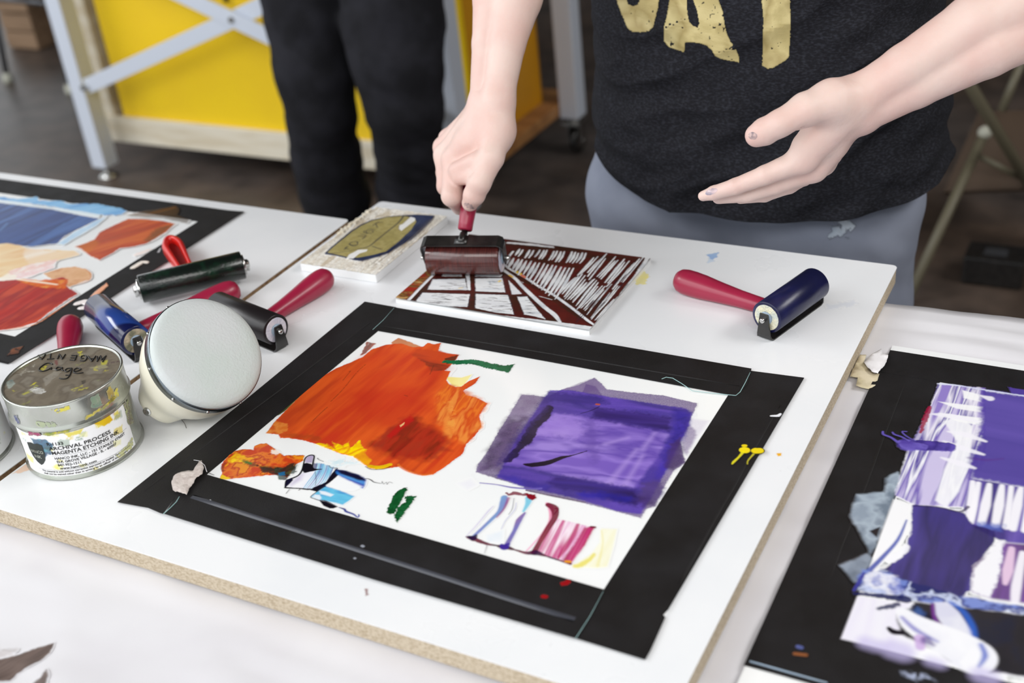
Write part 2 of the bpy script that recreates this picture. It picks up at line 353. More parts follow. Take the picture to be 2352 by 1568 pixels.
# ------------------------------------------------------------------ implicit surfaces for bodies (smooth union of tapered capsules, surface nets)
def sdf_mesh(name, prims, res, m, parent=None, disp=None, lo=None, hi=None):
    P = np.array([p[0] for p in prims] + [p[2] for p in prims]); rr = max(max(p[1], p[3]) for p in prims)
    lo = (P.min(0) - rr - .01) if lo is None else np.array(lo); hi = (P.max(0) + rr + .01) if hi is None else np.array(hi)
    n = np.ceil((hi - lo) / res).astype(int) + 1
    ax = [lo[i] + np.arange(n[i]) * res for i in range(3)]
    D = np.full(n, .05, np.float32)
    for p0, r0, p1, r1, k in prims:
        p0 = np.array(p0, float); p1 = np.array(p1, float); pad = max(r0, r1) + abs(k) + .012
        a = np.maximum(((np.minimum(p0, p1) - pad - lo) / res).astype(int), 0); b = np.minimum(((np.maximum(p0, p1) + pad - lo) / res).astype(int) + 2, n)
        if (b <= a).any(): continue
        X, Y, Z = np.meshgrid(*[ax[i][a[i]:b[i]] for i in range(3)], indexing='ij', sparse=True)
        d = p1 - p0; L2 = d @ d + 1e-12
        t = np.clip(((X - p0[0]) * d[0] + (Y - p0[1]) * d[1] + (Z - p0[2]) * d[2]) / L2, 0, 1)
        q = np.sqrt((X - p0[0] - t * d[0]) ** 2 + (Y - p0[1] - t * d[1]) ** 2 + (Z - p0[2] - t * d[2]) ** 2) - (r0 + (r1 - r0) * t)
        s = tuple(slice(a[i], b[i]) for i in range(3)); o = D[s]
        if k < 0:   # smooth subtraction
            kk = -k; h = np.clip(.5 - .5 * (o + q) / kk, 0, 1); D[s] = o * (1 - h) - q * h + kk * h * (1 - h)
        else:
            h = np.clip(.5 + .5 * (o - q) / k, 0, 1); D[s] = o * (1 - h) + q * h - k * h * (1 - h)
    if disp is not None:
        X, Y, Z = np.meshgrid(*ax, indexing='ij', sparse=True); D = D + disp(X, Y, Z)
    S = D < 0
    c8 = sum(S[i:n[0] - 1 + i, j:n[1] - 1 + j, k:n[2] - 1 + k].astype(np.int8) for i in (0, 1) for j in (0, 1) for k in (0, 1))
    act = (c8 > 0) & (c8 < 8); I, J, K = np.nonzero(act); idx = np.full(act.shape, -1, np.int64); idx[act] = np.arange(len(I))
    acc = np.zeros((len(I), 3)); cnt = np.zeros(len(I))
    cor = [(i, j, k) for i in (0, 1) for j in (0, 1) for k in (0, 1)]
    for a in cor:
        for dim in range(3):
            if a[dim]: continue
            b = list(a); b[dim] = 1
            va = D[I + a[0], J + a[1], K + a[2]]; vb = D[I + b[0], J + b[1], K + b[2]]
            mk = (va < 0) != (vb < 0); t = np.where(mk, va / np.where(mk, va - vb, 1), 0)
            pt = np.array(a, float)[None, :].repeat(len(I), 0); pt[:, dim] = t
            acc += pt * mk[:, None]; cnt += mk
    co = lo + (np.stack([I, J, K], 1) + acc / cnt[:, None]) * res
    quads = []
    for dim in range(3):
        sl0 = [slice(1, n[i] - 1) for i in range(3)]; sl1 = [slice(1, n[i] - 1) for i in range(3)]; sl0[dim] = slice(0, n[dim] - 1); sl1[dim] = slice(1, n[dim])
        A = S[tuple(sl0)]; B = S[tuple(sl1)]; u_, v_ = [(1, 2), (2, 0), (0, 1)][dim]
        for flip, mk in ((0, A & ~B), (1, ~A & B)):
            E_ = np.stack(np.nonzero(mk), 1) + np.array([0 if i == dim else 1 for i in range(3)])
            du = np.eye(3, dtype=int)[u_]; dv = np.eye(3, dtype=int)[v_]
            q = [idx[tuple((E_ + o).T)] for o in (-du - dv, -dv, 0 * du, -du)]
            if flip: q = q[::-1]
            quads.append(np.stack(q, 1))
    q = np.concatenate(quads); q = q[(q >= 0).all(1)]
    me = bpy.data.meshes.new(name)
    me.vertices.add(len(co)); me.vertices.foreach_set('co', co.astype(np.float32).ravel())
    me.loops.add(len(q) * 4); me.loops.foreach_set('vertex_index', q.astype(np.int32).ravel())
    me.polygons.add(len(q)); me.polygons.foreach_set('loop_start', (np.arange(len(q)) * 4).astype(np.int32)); me.update(calc_edges=True)
    o = link(name, me, m)
    if parent is not None: adopt(o, parent)
    return o
def join_into(o, others):
    """merge mesh data of others into o without operators"""
    bm = bmesh.new(); bm.from_mesh(o.data)
    for x in others:
        bm.from_mesh(x.data); bpy.data.objects.remove(x)
    bm.to_mesh(o.data); bm.free()
    o.data.polygons.foreach_set('use_smooth', [True] * len(o.data.polygons))
# ================================================================== SETTING
ZB, ZC = .753, .735          # top of the white boards, top of the covered table
def plate(name, x0, y0, x1, y1, z0, z1, m):
    bm = bmesh.new(); box(bm, ((x0 + x1) / 2, (y0 + y1) / 2, (z0 + z1) / 2), (x1 - x0, y1 - y0, z1 - z0)); return tag(from_bm(name, bm, m), kind='structure')
plate('floor', -8, -4, 4.5, 7.2, -.1, 0, 'floor')
plate('wall_back', -8, 7.2, 4.5, 7.35, 0, 3.6, 'wallm')
plate('wall_right', 4.5, -4, 4.65, 7.35, 0, 3.6, 'wallm')
plate('ceiling', -8, -4, 4.65, 7.35, 3.6, 3.7, 'ceiling')

# ================================================================== TABLE, COVER, BOARDS
tb = thing('folding_table', 'long folding table hidden under the white plastic cover', 'table', (-.55, .6, 0))
bm = bmesh.new(); box(bm, (-.55, .63, .708), (3.3, 1.0, .03)); from_bm('table_top', bm, 'brownseat', tb, bevel=.004, keep=True)
for sx in (-2.05, .95):
    for sy in (.2, 1.06):
        bm = bmesh.new(); tube(bm, [(sx, sy, 0), (sx, sy, .693)], .014); from_bm('leg', bm, 'darksteel', tb, smooth=True, keep=True)
def cover():
    nx, ny = 420, 170; xs = np.linspace(-2.22, 1.12, nx); x = xs[None, :].repeat(ny, 0)
    s = np.linspace(-.16, 1.34, ny)[:, None].repeat(nx, 1)       # running length over the table, drops at both ends
    yb = 1.150 + .006 * fbm(x * 7, x * 0 + 3, 4); yf = .12
    y = np.clip(s, yf, yb); over = np.maximum(s - yb, 0) + np.maximum(yf - s, 0)
    y = y + np.where(s > yb, .006 + .012 * fbm(x * 9, s * 0, 7) * np.minimum(over * 12, 1), 0) - np.where(s < yf, .01, 0)
    wr = .0035 * fbm(x * 5 + s * 3, s * 14, 2) + .0022 * (1 - np.abs(2 * fbm(x * 6, s * 22, 9) - 1)) ** 3
    far = sstep(-.25, -.1, x) * sstep(.75, 1.1, s)
    wr = wr + far * .006 * (1 - np.abs(2 * fbm(x * 4, s * 26, 12) - 1)) ** 2
    z = ZC - .006 + wr - over; under = (x < -.235) & (s > .515); z = np.where(under & (s < yb), np.minimum(z, ZC - .001), z)
    z = np.where((x > -.24) & (x < .5) & (s > .5) & (s < 1.07), np.minimum(z, ZC - .0008), z)
    co = np.stack([x, y, z], -1).reshape(-1, 3); I, J = np.meshgrid(np.arange(nx - 1), np.arange(ny - 1)); a = (J * nx + I).ravel()
    q = np.stack([a, a + 1, a + nx + 1, a + nx], 1); me = bpy.data.meshes.new('table_cover'); me.from_pydata(co.tolist(), [], q.tolist()); me.update()
    o = link('table_cover', me, 'plastic'); return tag(o, 'white plastic drop cloth covering the table under the boards', 'table cover')
cover()

def board(name, label, x0, y0, x1, y1, edge, rc=.006):
    t = thing(name, label, 'board', ((x0 + x1) / 2, (y0 + y1) / 2, ZC), 'white boards lying on the table')
    def rr(e):
        P = []
        for cx, cy, a0 in ((x1 - rc, y1 - rc, 0), (x0 + rc, y1 - rc, 90), (x0 + rc, y0 + rc, 180), (x1 - rc, y0 + rc, 270)):
            for k in range(5): a = math.radians(a0 + k * 22.5); P.append((cx + (rc - e) * math.cos(a), cy + (rc - e) * math.sin(a)))
        return P
    slab('core', rr(.0005), ZC, ZB - .0008, edge, t)
    slab('laminate', rr(0), ZB - .0008, ZB, 'melamine', t)
    return t
rboard = board('white_board', 'white laminated particle board holding the orange and purple ink palette', -.889, .5225, -.2215, 1.203, 'chip')
lboard = board('white_board', 'white laminated board on the left with the blue and orange palette', -1.72, .5, -.8965, 1.141, 'brownedge')

# small stains and dabs on the boards, each a thin film of colour
def dab(name, pts_px, cols, root, z=ZB, res=.0005, al=.8, rag=.001, lab=None, soft=.0006, dry=0, base=(238, 239, 241), mp=None, h=.0002):
    mp = mp or Mapper(0, 0, 1, z); P = mp(pts_px); xs = [p[0] for p in P]; ys = [p[1] for p in P]
    c = Canvas(min(xs) - .006, min(ys) - .006, max(xs) + .006, max(ys) + .006, res, base); c.mp = None; c.seed = int(abs(pts_px[0][0])) % 97
    c.poly(P, cols, al, soft, rag, h=h, dry=dry); return c.meshes(z + .0001, {1: (name, lab)}, M['ink'], root, thr=.06)
dab('stain', [(1622, 585), (1650, 580), (1648, 590), (1634, 598)], [(90, 150, 215), (150, 190, 230)], rboard, al=.7, rag=.002, lab='faint blue ink dab')
dab('stain', [(1628, 590), (1640, 600), (1625, 604)], [(150, 190, 230)], rboard, al=.4, rag=.002)
dab('stain', [(1460, 640), (1478, 622), (1490, 636), (1482, 652), (1462, 654)], [(240, 225, 60), (232, 220, 120)], rboard, al=.7, rag=.003, lab='faint yellow ink dab')
dab('stain', [(1783, 1042), (1795, 1040), (1796, 1047), (1787, 1048)], [(230, 170, 20)], rboard, al=1, lab='small orange-yellow ink drop')
dab('stain', [(838, 1352), (845, 1352), (846, 1366), (840, 1368)], [(130, 80, 80)], rboard, al=.8, rag=.0006)
dab('stain', [(28, 1088), (66, 1062), (72, 1078), (50, 1086)], [(236, 180, 140), (240, 200, 170)], rboard, al=.8, rag=.0015, lab='faint peach ink smudge')
dab('stain', [(1895, 700), (1960, 690), (1965, 700), (1900, 712)], [(205, 212, 225)], rboard, al=.5, rag=.004, soft=.003)

# ================================================================== PALETTES (sheet + four tape strips + ink smears)
def strip(root, pts, z, h=.0005, ridge=None, jag=True):
    """gaffer tape strip from a px outline, small ragged edge at its torn ends"""
    P = [tuple(at(p, z)[:2]) for p in pts]
    return slab('tape_strip', P, z, z + h, 'tape', root)
def ridge(root, a, b, z, w=.0022, h=.0012, name='tape_fold', m='tapelit'):
    A = at(a, z); B = at(b, z); d = unit(B - A); n = np.array([-d[1], d[0], 0]); bm = bmesh.new(); N_ = 24; rows = []
    for i in range(N_ + 1):
        t = i / N_; c = A + (B - A) * t + n * .0012 * (vnoise(np.array([t * 6.]), np.array([A[0] * 50]), 3)[0] - .5)
        k = min(1, t * 12, (1 - t) * 12); rows.append([bm.verts.new(c + n * w * s_ + np.array([0, 0, h * k * e])) for s_, e in ((-1, 0), (-.5, .75), (0, 1), (.5, .75), (1, 0))])
    for r1, r2 in zip(rows, rows[1:]):
        for j in range(4): bm.faces.new((r1[j], r1[j + 1], r2[j + 1], r2[j]))
    return from_bm(name, bm, m, root, smooth=True, keep=True)

# ---- centre palette
pal = thing('ink_palette', 'centre palette sheet framed in black tape with orange and purple ink', 'palette', at((1100, 1080), ZB), 'ink palettes framed in black tape')
slab('sheet', [tuple(at(p, ZB)[:2]) for p in [(845, 700), (1835, 871), (1478, 1500), (285, 1150)]], ZB, ZB + .0012, 'sheet', pal)
zt = ZB + .0012
strip(pal, [(838, 693), (910, 706), (872, 757), (476, 1089), (411, 1130), (375, 1180), (368, 1178), (340, 1166), (270, 1153), (560, 922)], zt)
strip(pal, [(1724, 852), (1847, 868), (1535, 1400), (1523, 1412), (1528, 1418), (1494, 1494), (1482, 1515), (1324, 1466), (1386, 1356), (1672, 909)], zt)
strip(pal, [(905, 706), (1726, 847), (1716, 884), (1690, 908), (1672, 906), (1330, 843), (905, 766), (853, 757)], zt + .0005)
strip(pal, [(378, 1180), (412, 1128), (474, 1090), (900, 1214), (1390, 1355), (1326, 1467), (860, 1331)], zt + .0005)
for a, b, k in [((440, 1140), (1320, 1422), 1.6), ((860, 745), (1700, 885), .7), ((1560, 1340), (1790, 930), .6), ((330, 1128), (850, 740), .6)]:
    ridge(pal, a, b, zt + (.001 if k != .6 else .0005), .0016 * k, .0011 * k, m='tapelit' if k > 1 else 'tape')
def thread(root, pts, z, r=.00035, m='thread', name='thread'):
    bm = bmesh.new(); tube(bm, [tuple(at(p, z)) for p in pts], r, 6); return from_bm(name, bm, m, root, smooth=True, keep=True)
thread(pal, [(1520, 870), (1530, 866), (1545, 868), (1565, 880), (1590, 897), (1630, 902), (1690, 908), (1700, 900), (1712, 878), (1723, 855)], zt + .0012)
thread(pal, [(375, 1180), (392, 1165), (405, 1152), (412, 1140)], zt + .0012)
thread(pal, [(1386, 1357), (1355, 1415), (1322, 1466)], zt + .0012, .0002)
thread(pal, [(856, 757), (880, 735), (905, 707)], zt + .0012, .0002)

cv = Canvas(-.725, .545, -.232, .935, .00045, (242, 243, 243))
# the black tape under ink that strays over it
cv.mp = Mapper(0, 0, 1, zt)
g8 = Mapper(440, 760, .34441, zt); g5 = Mapper(470, 980, .20833, zt); g9 = Mapper(1040, 830, .338, zt)
_in = [tuple(at(p, zt)[:2]) for p in ((868, 757), (1672, 908), (1388, 1355), (475, 1090))]
cv.rgb[cv.sd_poly(_in, cv.X, cv.Y) < 0] = srgb((38, 36, 36))
cv.grp = 2
cv.mp = g8
# green-olive rim over the tape, left of the orange field
cv.poly([(820, 300), (868, 298), (870, 320), (740, 440), (620, 540), (525, 590), (600, 500), (720, 390)], [(58, 72, 34), (92, 104, 44), (50, 50, 36)], 1, rag=.0008, streak=(((500, 600), (850, 300)), 8))
cv.poly([(600, 560), (680, 480), (800, 370), (850, 330), (860, 345), (690, 480), (620, 550)], [(240, 236, 200)], .9)
cv.poly([(1170, 75), (1228, 85), (1160, 150), (1125, 168)], [(150, 60, 30), (110, 50, 30), (180, 80, 50)], .9, rag=.0012, streak=(((1130, 160), (1170, 80)), 5), dry=.3)
cv.poly([(1690, 305), (1800, 312), (1872, 290), (1820, 360), (1790, 376), (1740, 370)], [(246, 232, 130), (240, 220, 90)], .8, soft=.0012)
cv.poly([(1330, 80), (1380, 46), (1450, 72), (1530, 105), (1540, 150), (1400, 150)], [(206, 130, 80), (190, 110, 60)], .95, rag=.0008)
outline = [(498, 682), (560, 600), (620, 540), (740, 420), (850, 318), (960, 252), (1050, 215), (1140, 175), (1200, 125), (1300, 92), (1400, 85), (1480, 110), (1545, 105), (1575, 80), (1620, 90), (1665, 80), (1645, 135), (1700, 150), (1786, 160), (1745, 215), (1690, 265), (1728, 270), (1700, 330), (1720, 360), (1760, 375), (1800, 372), (1850, 335), (1922, 305), (1895, 350), (1812, 400), (1830, 430), (1900, 445), (1975, 485), (1940, 530), (1920, 570), (1934, 640), (1890, 700), (1830, 760), (1810, 820), (1740, 870), (1690, 910), (1610, 960), (1540, 966), (1450, 940), (1390, 905), (1330, 915), (1270, 922), (1190, 920), (1140, 880), (1090, 840), (1000, 822), (920, 790), (850, 758), (740, 730), (640, 715), (592, 716), (580, 692)]
S = ((600, 700), (1300, 120))
cv.poly(outline, [(190, 66, 28), (212, 82, 30), (222, 92, 34), (206, 72, 28), (198, 56, 30)], 1, .0006, .0006, 500, streak=(S, 7), f=70, h=.0005, sharp=.9)
cv.poly([(1150, 170), (1300, 120), (1560, 150), (1700, 260), (1600, 420), (1300, 560), (1000, 620), (800, 620), (900, 420)], [(186, 44, 24), (200, 56, 28), (212, 76, 30), (192, 50, 26)], .7, .012, .004, 90, streak=(S, 6), f=60)
cv.poly([(1060, 420), (1500, 380), (1600, 520), (1350, 660), (1150, 640)], [(180, 34, 24), (200, 54, 28)], .6, .014, .006, 60, streak=(S, 5))
cv.poly([(1640, 420), (1700, 340), (1900, 445), (1970, 485), (1920, 570), (1930, 640), (1830, 760), (1700, 700), (1640, 560)], [(214, 92, 30), (228, 122, 40), (205, 76, 28), (232, 140, 60)], .9, .004, .004, 120, streak=(((1700, 700), (1850, 420)), 5), f=110, h=.0009, sharp=1.3)
cv.poly([(1680, 470), (1740, 440), (1760, 560), (1740, 690), (1690, 640), (1720, 560)], [(234, 160, 70), (222, 110, 40)], .6, .001, .002, 200, dry=.45, f=100)
cv.poly([(1330, 640), (1480, 560), (1560, 620), (1700, 700), (1720, 800), (1600, 850), (1420, 860), (1250, 800), (1180, 770), (1260, 700)], [(132, 26, 20), (110, 24, 18), (160, 34, 24), (146, 44, 30)], .85, .006, .006, 110, streak=(S, 4), f=100, h=.0006)
cv.poly([(1300, 700), (1460, 560), (1480, 600), (1330, 720)], [(196, 26, 20), (180, 30, 24)], .9, .002, .002, streak=(S, 8))
cv.poly([(1390, 630), (1420, 610), (1415, 628), (1396, 640)], [(236, 190, 130)], .9, .0006, .0008)
cv.poly([(1500, 120), (1660, 135), (1780, 165), (1700, 260), (1600, 270), (1540, 200), (1470, 160)], [(150, 50, 26), (120, 46, 28), (176, 60, 30), (196, 68, 30)], .85, .002, .002, streak=(((1500, 150), (1750, 200)), 6), f=90)
cv.poly([(1690, 185), (1780, 160), (1745, 215), (1700, 222)], [(90, 40, 24), (60, 44, 26)], .9, .0008, .001)
cv.poly([(640, 680), (860, 700), (860, 735), (700, 720), (600, 700)], [(140, 60, 26), (190, 76, 30)], .6, .003, .003, streak=(S, 5), dry=.3)
cv.poly([(498, 682), (560, 600), (640, 620), (640, 670), (580, 690)], [(214, 110, 34), (226, 140, 60), (204, 90, 28)], .85, .001, .001, f=90)
for p in [((930, 470), (1010, 390), (1100, 280), (1160, 225)), ((800, 610), (850, 560), (905, 510)), ((1010, 330), (1060, 270), (1050, 275)), ((1590, 290), (1615, 230)), ((1420, 430), (1440, 436))]:
    cv.line(list(p), [5] * len(p), [(96, 44, 22)], .6, .0005, dry=.35)
cv.poly([(820, 752), (900, 755), (960, 790), (940, 740), (1010, 775), (1050, 735), (1060, 780), (1120, 735), (1140, 780), (1180, 790), (1140, 820), (1100, 845), (1020, 828), (920, 792)], [(240, 190, 10), (252, 226, 0), (232, 150, 16), (250, 214, 20)], 1, .0012, .0022, 260, streak=(((940, 820), (1100, 740)), 4), f=140, h=.0011, sharp=1.3)
cv.poly([(1080, 840), (1140, 800), (1200, 860), (1180, 905), (1130, 880)], [(236, 170, 20), (214, 90, 24)], .9, .001, .001, h=.0009)
cv.line([(1190, 905), (1240, 912), (1290, 905), (1325, 892)], [22, 26, 26, 20], [(240, 204, 20), (220, 170, 10)], 1, .0006, .0006, h=.0012)
cv.line([(1160, 905), (1200, 924), (1280, 922), (1325, 905)], 5, [(60, 50, 20)], .8)
cv.line([(1380, 890), (1390, 905), (1450, 938), (1540, 962), (1610, 955)], [10, 14, 14, 12, 8], [(226, 120, 40), (205, 80, 30)], .8, .0006, h=.0008)
# green dry-brush mark
cv.grp = 3
cv.line([(1690, 205), (1780, 210), (1880, 208), (1980, 232), (2060, 245), (2110, 262)], [26, 40, 44, 46, 46, 30], [(10, 92, 54), (16, 108, 66), (8, 76, 44)], 1, .0005, .0016, 700, f=200)
cv.poly([(2030, 262), (2060, 235), (2155, 222), (2112, 282), (2090, 272)], [(10, 88, 52), (14, 104, 62)], 1, .0005, .0012, 600)
cv.poly([(1830, 195), (1870, 190), (1930, 205), (1880, 212)], [(20, 110, 70)], .8, .0005, .001, dry=.5)
# lumpy orange / yellow ink at the corner
cv.grp = 4
blob = [(190, 985), (205, 950), (200, 900), (215, 865), (250, 830), (290, 800), (360, 788), (415, 795), (420, 770), (450, 755), (500, 750), (540, 775), (570, 800), (620, 832), (690, 828), (752, 832), (750, 865), (700, 890), (660, 950), (640, 978), (580, 960), (540, 962), (400, 975), (300, 985), (240, 992)]
cv.poly(blob, [(196, 62, 24), (214, 92, 30), (222, 120, 30), (180, 44, 24), (226, 140, 30)], 1, .0006, .001, 300, f=90, h=.0007, sharp=1.3)
cv.poly([(250, 850), (300, 815), (380, 850), (420, 850), (360, 880), (250, 880), (225, 910)], [(240, 200, 10), (232, 150, 20), (250, 220, 20)], .9, .001, .002, f=160, h=.0008)
cv.poly([(690, 838), (752, 832), (745, 858), (690, 856)], [(238, 176, 20), (226, 130, 30)], .9, .0008, .001, h=.001)
cv.poly([(190, 985), (205, 958), (235, 975), (262, 985), (225, 992)], [(238, 200, 10), (222, 180, 10)], 1, .0006, .001, h=.0007)
cv.poly([(340, 870), (380, 875), (440, 895), (520, 910), (620, 905), (690, 880), (700, 900), (650, 960), (560, 950), (460, 920), (360, 890)], [(60, 60, 26), (40, 70, 36), (120, 50, 24), (90, 70, 30)], .75, .002, .004, 200, f=130, h=.0007)
cv.poly([(355, 868), (395, 875), (400, 890), (360, 885)], [(60, 110, 40)], .9, .0008, .001)
cv.poly([(530, 800), (560, 790), (600, 815), (560, 830), (530, 822)], [(244, 232, 222)], .85, .0008, .002, 400)
cv.line([(210, 935), (205, 910), (225, 880)], [10, 14, 8], [(120, 50, 30)], .7)
cv.line([(120, 950), (150, 962)], [5, 3], [(20, 20, 24)])
# black and blue marks
cv.grp = 5; cv.mp = g5; N_ = (16, 14, 44); K_ = (18, 14, 24)
cv.poly([(590, 430), (760, 470), (900, 440), (980, 400), (1000, 500), (900, 580), (840, 585), (780, 540), (640, 500)], [(16, 40, 30), (20, 20, 26), (30, 70, 50)], .85, .001, .003, 250, f=150)
cv.poly([(810, 510), (880, 500), (890, 535), (830, 545)], [(30, 120, 160), (20, 90, 140)], .9, .0006, .001)
cv.poly([(905, 590), (1000, 570), (1090, 510), (1230, 480), (1400, 470), (1340, 620), (1200, 690), (900, 672)], [(232, 230, 242), (240, 240, 244)], .7, .001, h=.0001)
cv.poly([(940, 640), (1010, 560), (1090, 510), (1060, 590), (960, 650)], [(160, 130, 190), (110, 90, 160)], .5, .004)
for a in range(9):
    x = 1200 + a * 22; cv.line([(x + 40, 400 + a * 6), (x + 20, 500), (x - 60 + a * 4, 610), (x - 110, 680)], [6 + (a * 37 % 16), 9 + (a * 53 % 12), 8, 5], [[(40, 160, 210), (90, 190, 225), (30, 110, 180)][a % 3]], .8, .0007)
cv.poly([(1110, 345), (1160, 315), (1205, 320), (1185, 400), (1110, 400)], [(150, 120, 180), (110, 80, 150)], .7, .0012)
cv.poly([(1200, 400), (1250, 410), (1230, 470), (1195, 460)], [(40, 50, 110), (120, 120, 190)], .8, .001)
cv.line([(890, 670), (905, 600), (940, 580), (1030, 540), (1075, 480), (1092, 410), (1112, 345), (1160, 316), (1207, 322), (1200, 380), (1190, 450), (1225, 470), (1290, 470)], [14, 22, 20, 14, 16, 12, 12, 14, 12, 14, 14, 12, 8], [K_], 1, .0005)
cv.poly([(1088, 405), (1130, 398), (1178, 410), (1200, 465), (1290, 468), (1180, 495), (1098, 512), (1075, 480)], [K_], 1, .0005, .0005)
cv.poly([(905, 590), (960, 570), (975, 585), (915, 650), (885, 672)], [K_, N_], 1, .0006, .0006)
cv.line([(885, 672), (960, 678), (1060, 682), (1120, 690), (1180, 692), (1240, 712)], [12, 14, 12, 16, 16, 8], [K_], 1, .0005, .0003)
cv.poly([(1165, 700), (1200, 670), (1290, 635), (1340, 610), (1400, 520), (1445, 468), (1520, 490), (1450, 560), (1385, 610), (1320, 660), (1240, 716)], [N_, K_], 1, .0006, .0003)
cv.poly([(1440, 468), (1560, 490), (1700, 535), (1750, 560), (1778, 590), (1770, 640), (1745, 680), (1640, 625), (1470, 540)], [(30, 90, 200), (24, 60, 170), (60, 150, 220)], .95, .0016, .0008, streak=(((1470, 500), (1750, 600)), 6))
cv.poly([(1440, 468), (1560, 486), (1700, 532), (1752, 560), (1772, 596), (1700, 590), (1560, 540), (1500, 520)], [N_, (24, 20, 60)], 1, .0016, .0004)
cv.poly([(1470, 545), (1600, 600), (1740, 660), (1640, 700), (1480, 690), (1390, 640)], [(240, 242, 244)], .9, .0018, h=.0001)
cv.poly([(1170, 772), (1240, 716), (1330, 655), (1480, 700), (1652, 768), (1600, 812), (1524, 862), (1400, 830), (1290, 812)], [(40, 160, 210), (24, 130, 200), (90, 190, 226), (30, 150, 205)], .95, .0012, .0004, streak=(((1200, 760), (1600, 800)), 6), f=90)
cv.poly([(1262, 706), (1330, 715), (1425, 750), (1390, 772), (1280, 742)], [(236, 240, 246)], .9, .0012, h=.0001)
cv.poly([(1190, 775), (1215, 748), (1270, 752), (1290, 790), (1260, 806)], [(236, 240, 246)], .85, .001, h=.0001)
cv.line([(1330, 655), (1240, 716), (1170, 772), (1210, 795), (1262, 812), (1340, 822), (1465, 884)], [14, 8, 7, 7, 8, 10, 6], [N_], .95, .0005)
cv.poly([(1264, 814), (1340, 826), (1466, 884), (1420, 902), (1380, 902), (1310, 872)], [K_, N_], 1, .0005)
cv.line([(1480, 890), (1540, 910), (1560, 935), (1640, 965), (1685, 998), (1702, 985), (1698, 968)], [6, 16, 18, 14, 10, 12, 8], [(30, 50, 160), (24, 30, 110)], .95, .0005)
cv.line([(1755, 578), (1800, 574), (1840, 592), (1870, 612), (1950, 625), (1956, 603), (1975, 632), (2005, 612), (2012, 636), (2035, 610), (2072, 622)], [10, 7, 10, 8, 4, 4, 4, 4, 4, 4, 3], [K_], .9, .0004)
cv.line([(1245, 348), (1262, 365), (1310, 385)], [8, 5, 4], [K_]); cv.line([(1370, 430), (1400, 455), (1462, 458), (1440, 490)], [6, 7, 8, 8], [N_])
cv.line([(900, 735), (935, 690)], [6, 4], [K_]); cv.line([(1040, 700), (1060, 684)], [7, 7], [K_]); cv.line([(1220, 500), (1230, 580), (1220, 650)], [3, 4, 3], [K_], .8)
cv.poly([(1340, 440), (1400, 380), (1520, 345), (1690, 392), (1560, 420), (1400, 450)], [(170, 215, 228), (214, 232, 238)], .55, .003, .004, 200, dry=.35, f=120)
# two dark green dabs
cv.grp = 6
cv.line([(2205, 690), (2150, 750), (2110, 830), (2060, 930)], [40, 78, 72, 66], [(14, 74, 34), (20, 90, 44), (8, 60, 28)], 1, .0005, .0014, 600, f=200, h=.0009)
cv.poly([(2205, 775), (2260, 760), (2330, 768), (2290, 840), (2200, 960), (2122, 1062), (2085, 990), (2130, 900), (2215, 830)], [(14, 74, 34), (24, 96, 50), (8, 62, 28)], 1, .0005, .0014, 600, f=200, h=.0009)
cv.poly([(2015, 942), (2080, 880), (2095, 960), (2050, 968)], [(14, 74, 34)], 1, .0005, .001, 600)
# purple field
cv.grp = 7; cv.mp = g9; D1 = ((400, 500), (1600, 640))
cv.poly([(1560, 380), (1740, 405), (1690, 480), (1660, 520), (1590, 600), (1560, 520)], [(214, 208, 222)], .8, .003, grain=.3)
cv.poly([(1540, 450), (1600, 430), (1655, 470), (1650, 520), (1590, 640), (1560, 600)], [(140, 125, 160), (170, 155, 185)], .85, .002, .001, grain=.25)
mauve = [(468, 225), (560, 232), (640, 245), (740, 192), (860, 160), (962, 112), (1010, 150), (1046, 190), (1250, 215), (1430, 232), (1664, 286), (1625, 370), (1600, 430), (1545, 540), (1582, 690), (1500, 745), (1440, 850), (1375, 985), (1320, 1000), (1278, 1066), (1110, 1020), (860, 955), (495, 880), (480, 850), (270, 790), (155, 752), (168, 705), (230, 620), (310, 480), (380, 370)]
cv.poly(mauve, [(92, 72, 116), (122, 102, 148), (104, 84, 130)], .96, .0008, .0008, 700, streak=(D1, 4), f=40, grain=.18)
cv.poly([(468, 225), (600, 236), (560, 330), (400, 440), (330, 480), (400, 330)], [(150, 140, 165), (122, 104, 138)], .8, .004, .003, 200, grain=.3)
cv.poly([(380, 385), (500, 390), (430, 560), (330, 740), (170, 752), (230, 620), (310, 490)], [(62, 40, 80), (84, 60, 104), (50, 30, 66)], .8, .006, .005, 120, grain=.15)
cv.poly([(740, 192), (962, 112), (1040, 190), (900, 215)], [(118, 100, 140), (140, 122, 162)], .8, .002, .001, grain=.3)
cv.poly([(880, 215), (905, 155), (970, 170), (1030, 250)], [(92, 66, 128)], .6, .001)
purple = [(660, 196), (800, 195), (1000, 232), (1250, 270), (1440, 300), (1580, 318), (1622, 350), (1605, 440), (1520, 600), (1440, 760), (1350, 930), (1275, 1040), (1120, 1018), (860, 940), (500, 855), (300, 790), (370, 650), (450, 500), (560, 340)]
cv.poly(purple, [(70, 50, 150), (92, 66, 172), (60, 44, 132), (84, 60, 160)], .95, .0016, .001, 500, streak=(D1, 5), f=45, grain=.05)
cv.poly([(690, 355), (860, 370), (1080, 410), (1300, 455), (1462, 500), (1400, 640), (1230, 862), (1000, 830), (700, 760), (360, 700), (450, 570), (520, 480), (600, 430)], [(120, 92, 186), (146, 118, 206), (104, 78, 172), (156, 130, 212)], .9, .0025, .0015, 200, streak=(D1, 3), f=45)
cv.poly([(690, 365), (840, 380), (900, 470), (860, 530), (560, 500)], [(150, 120, 208), (166, 138, 216)], .75, .006, .004)
cv.poly([(900, 390), (970, 400), (1000, 640), (960, 700), (900, 600)], [(96, 72, 158)], .6, .006, .004)
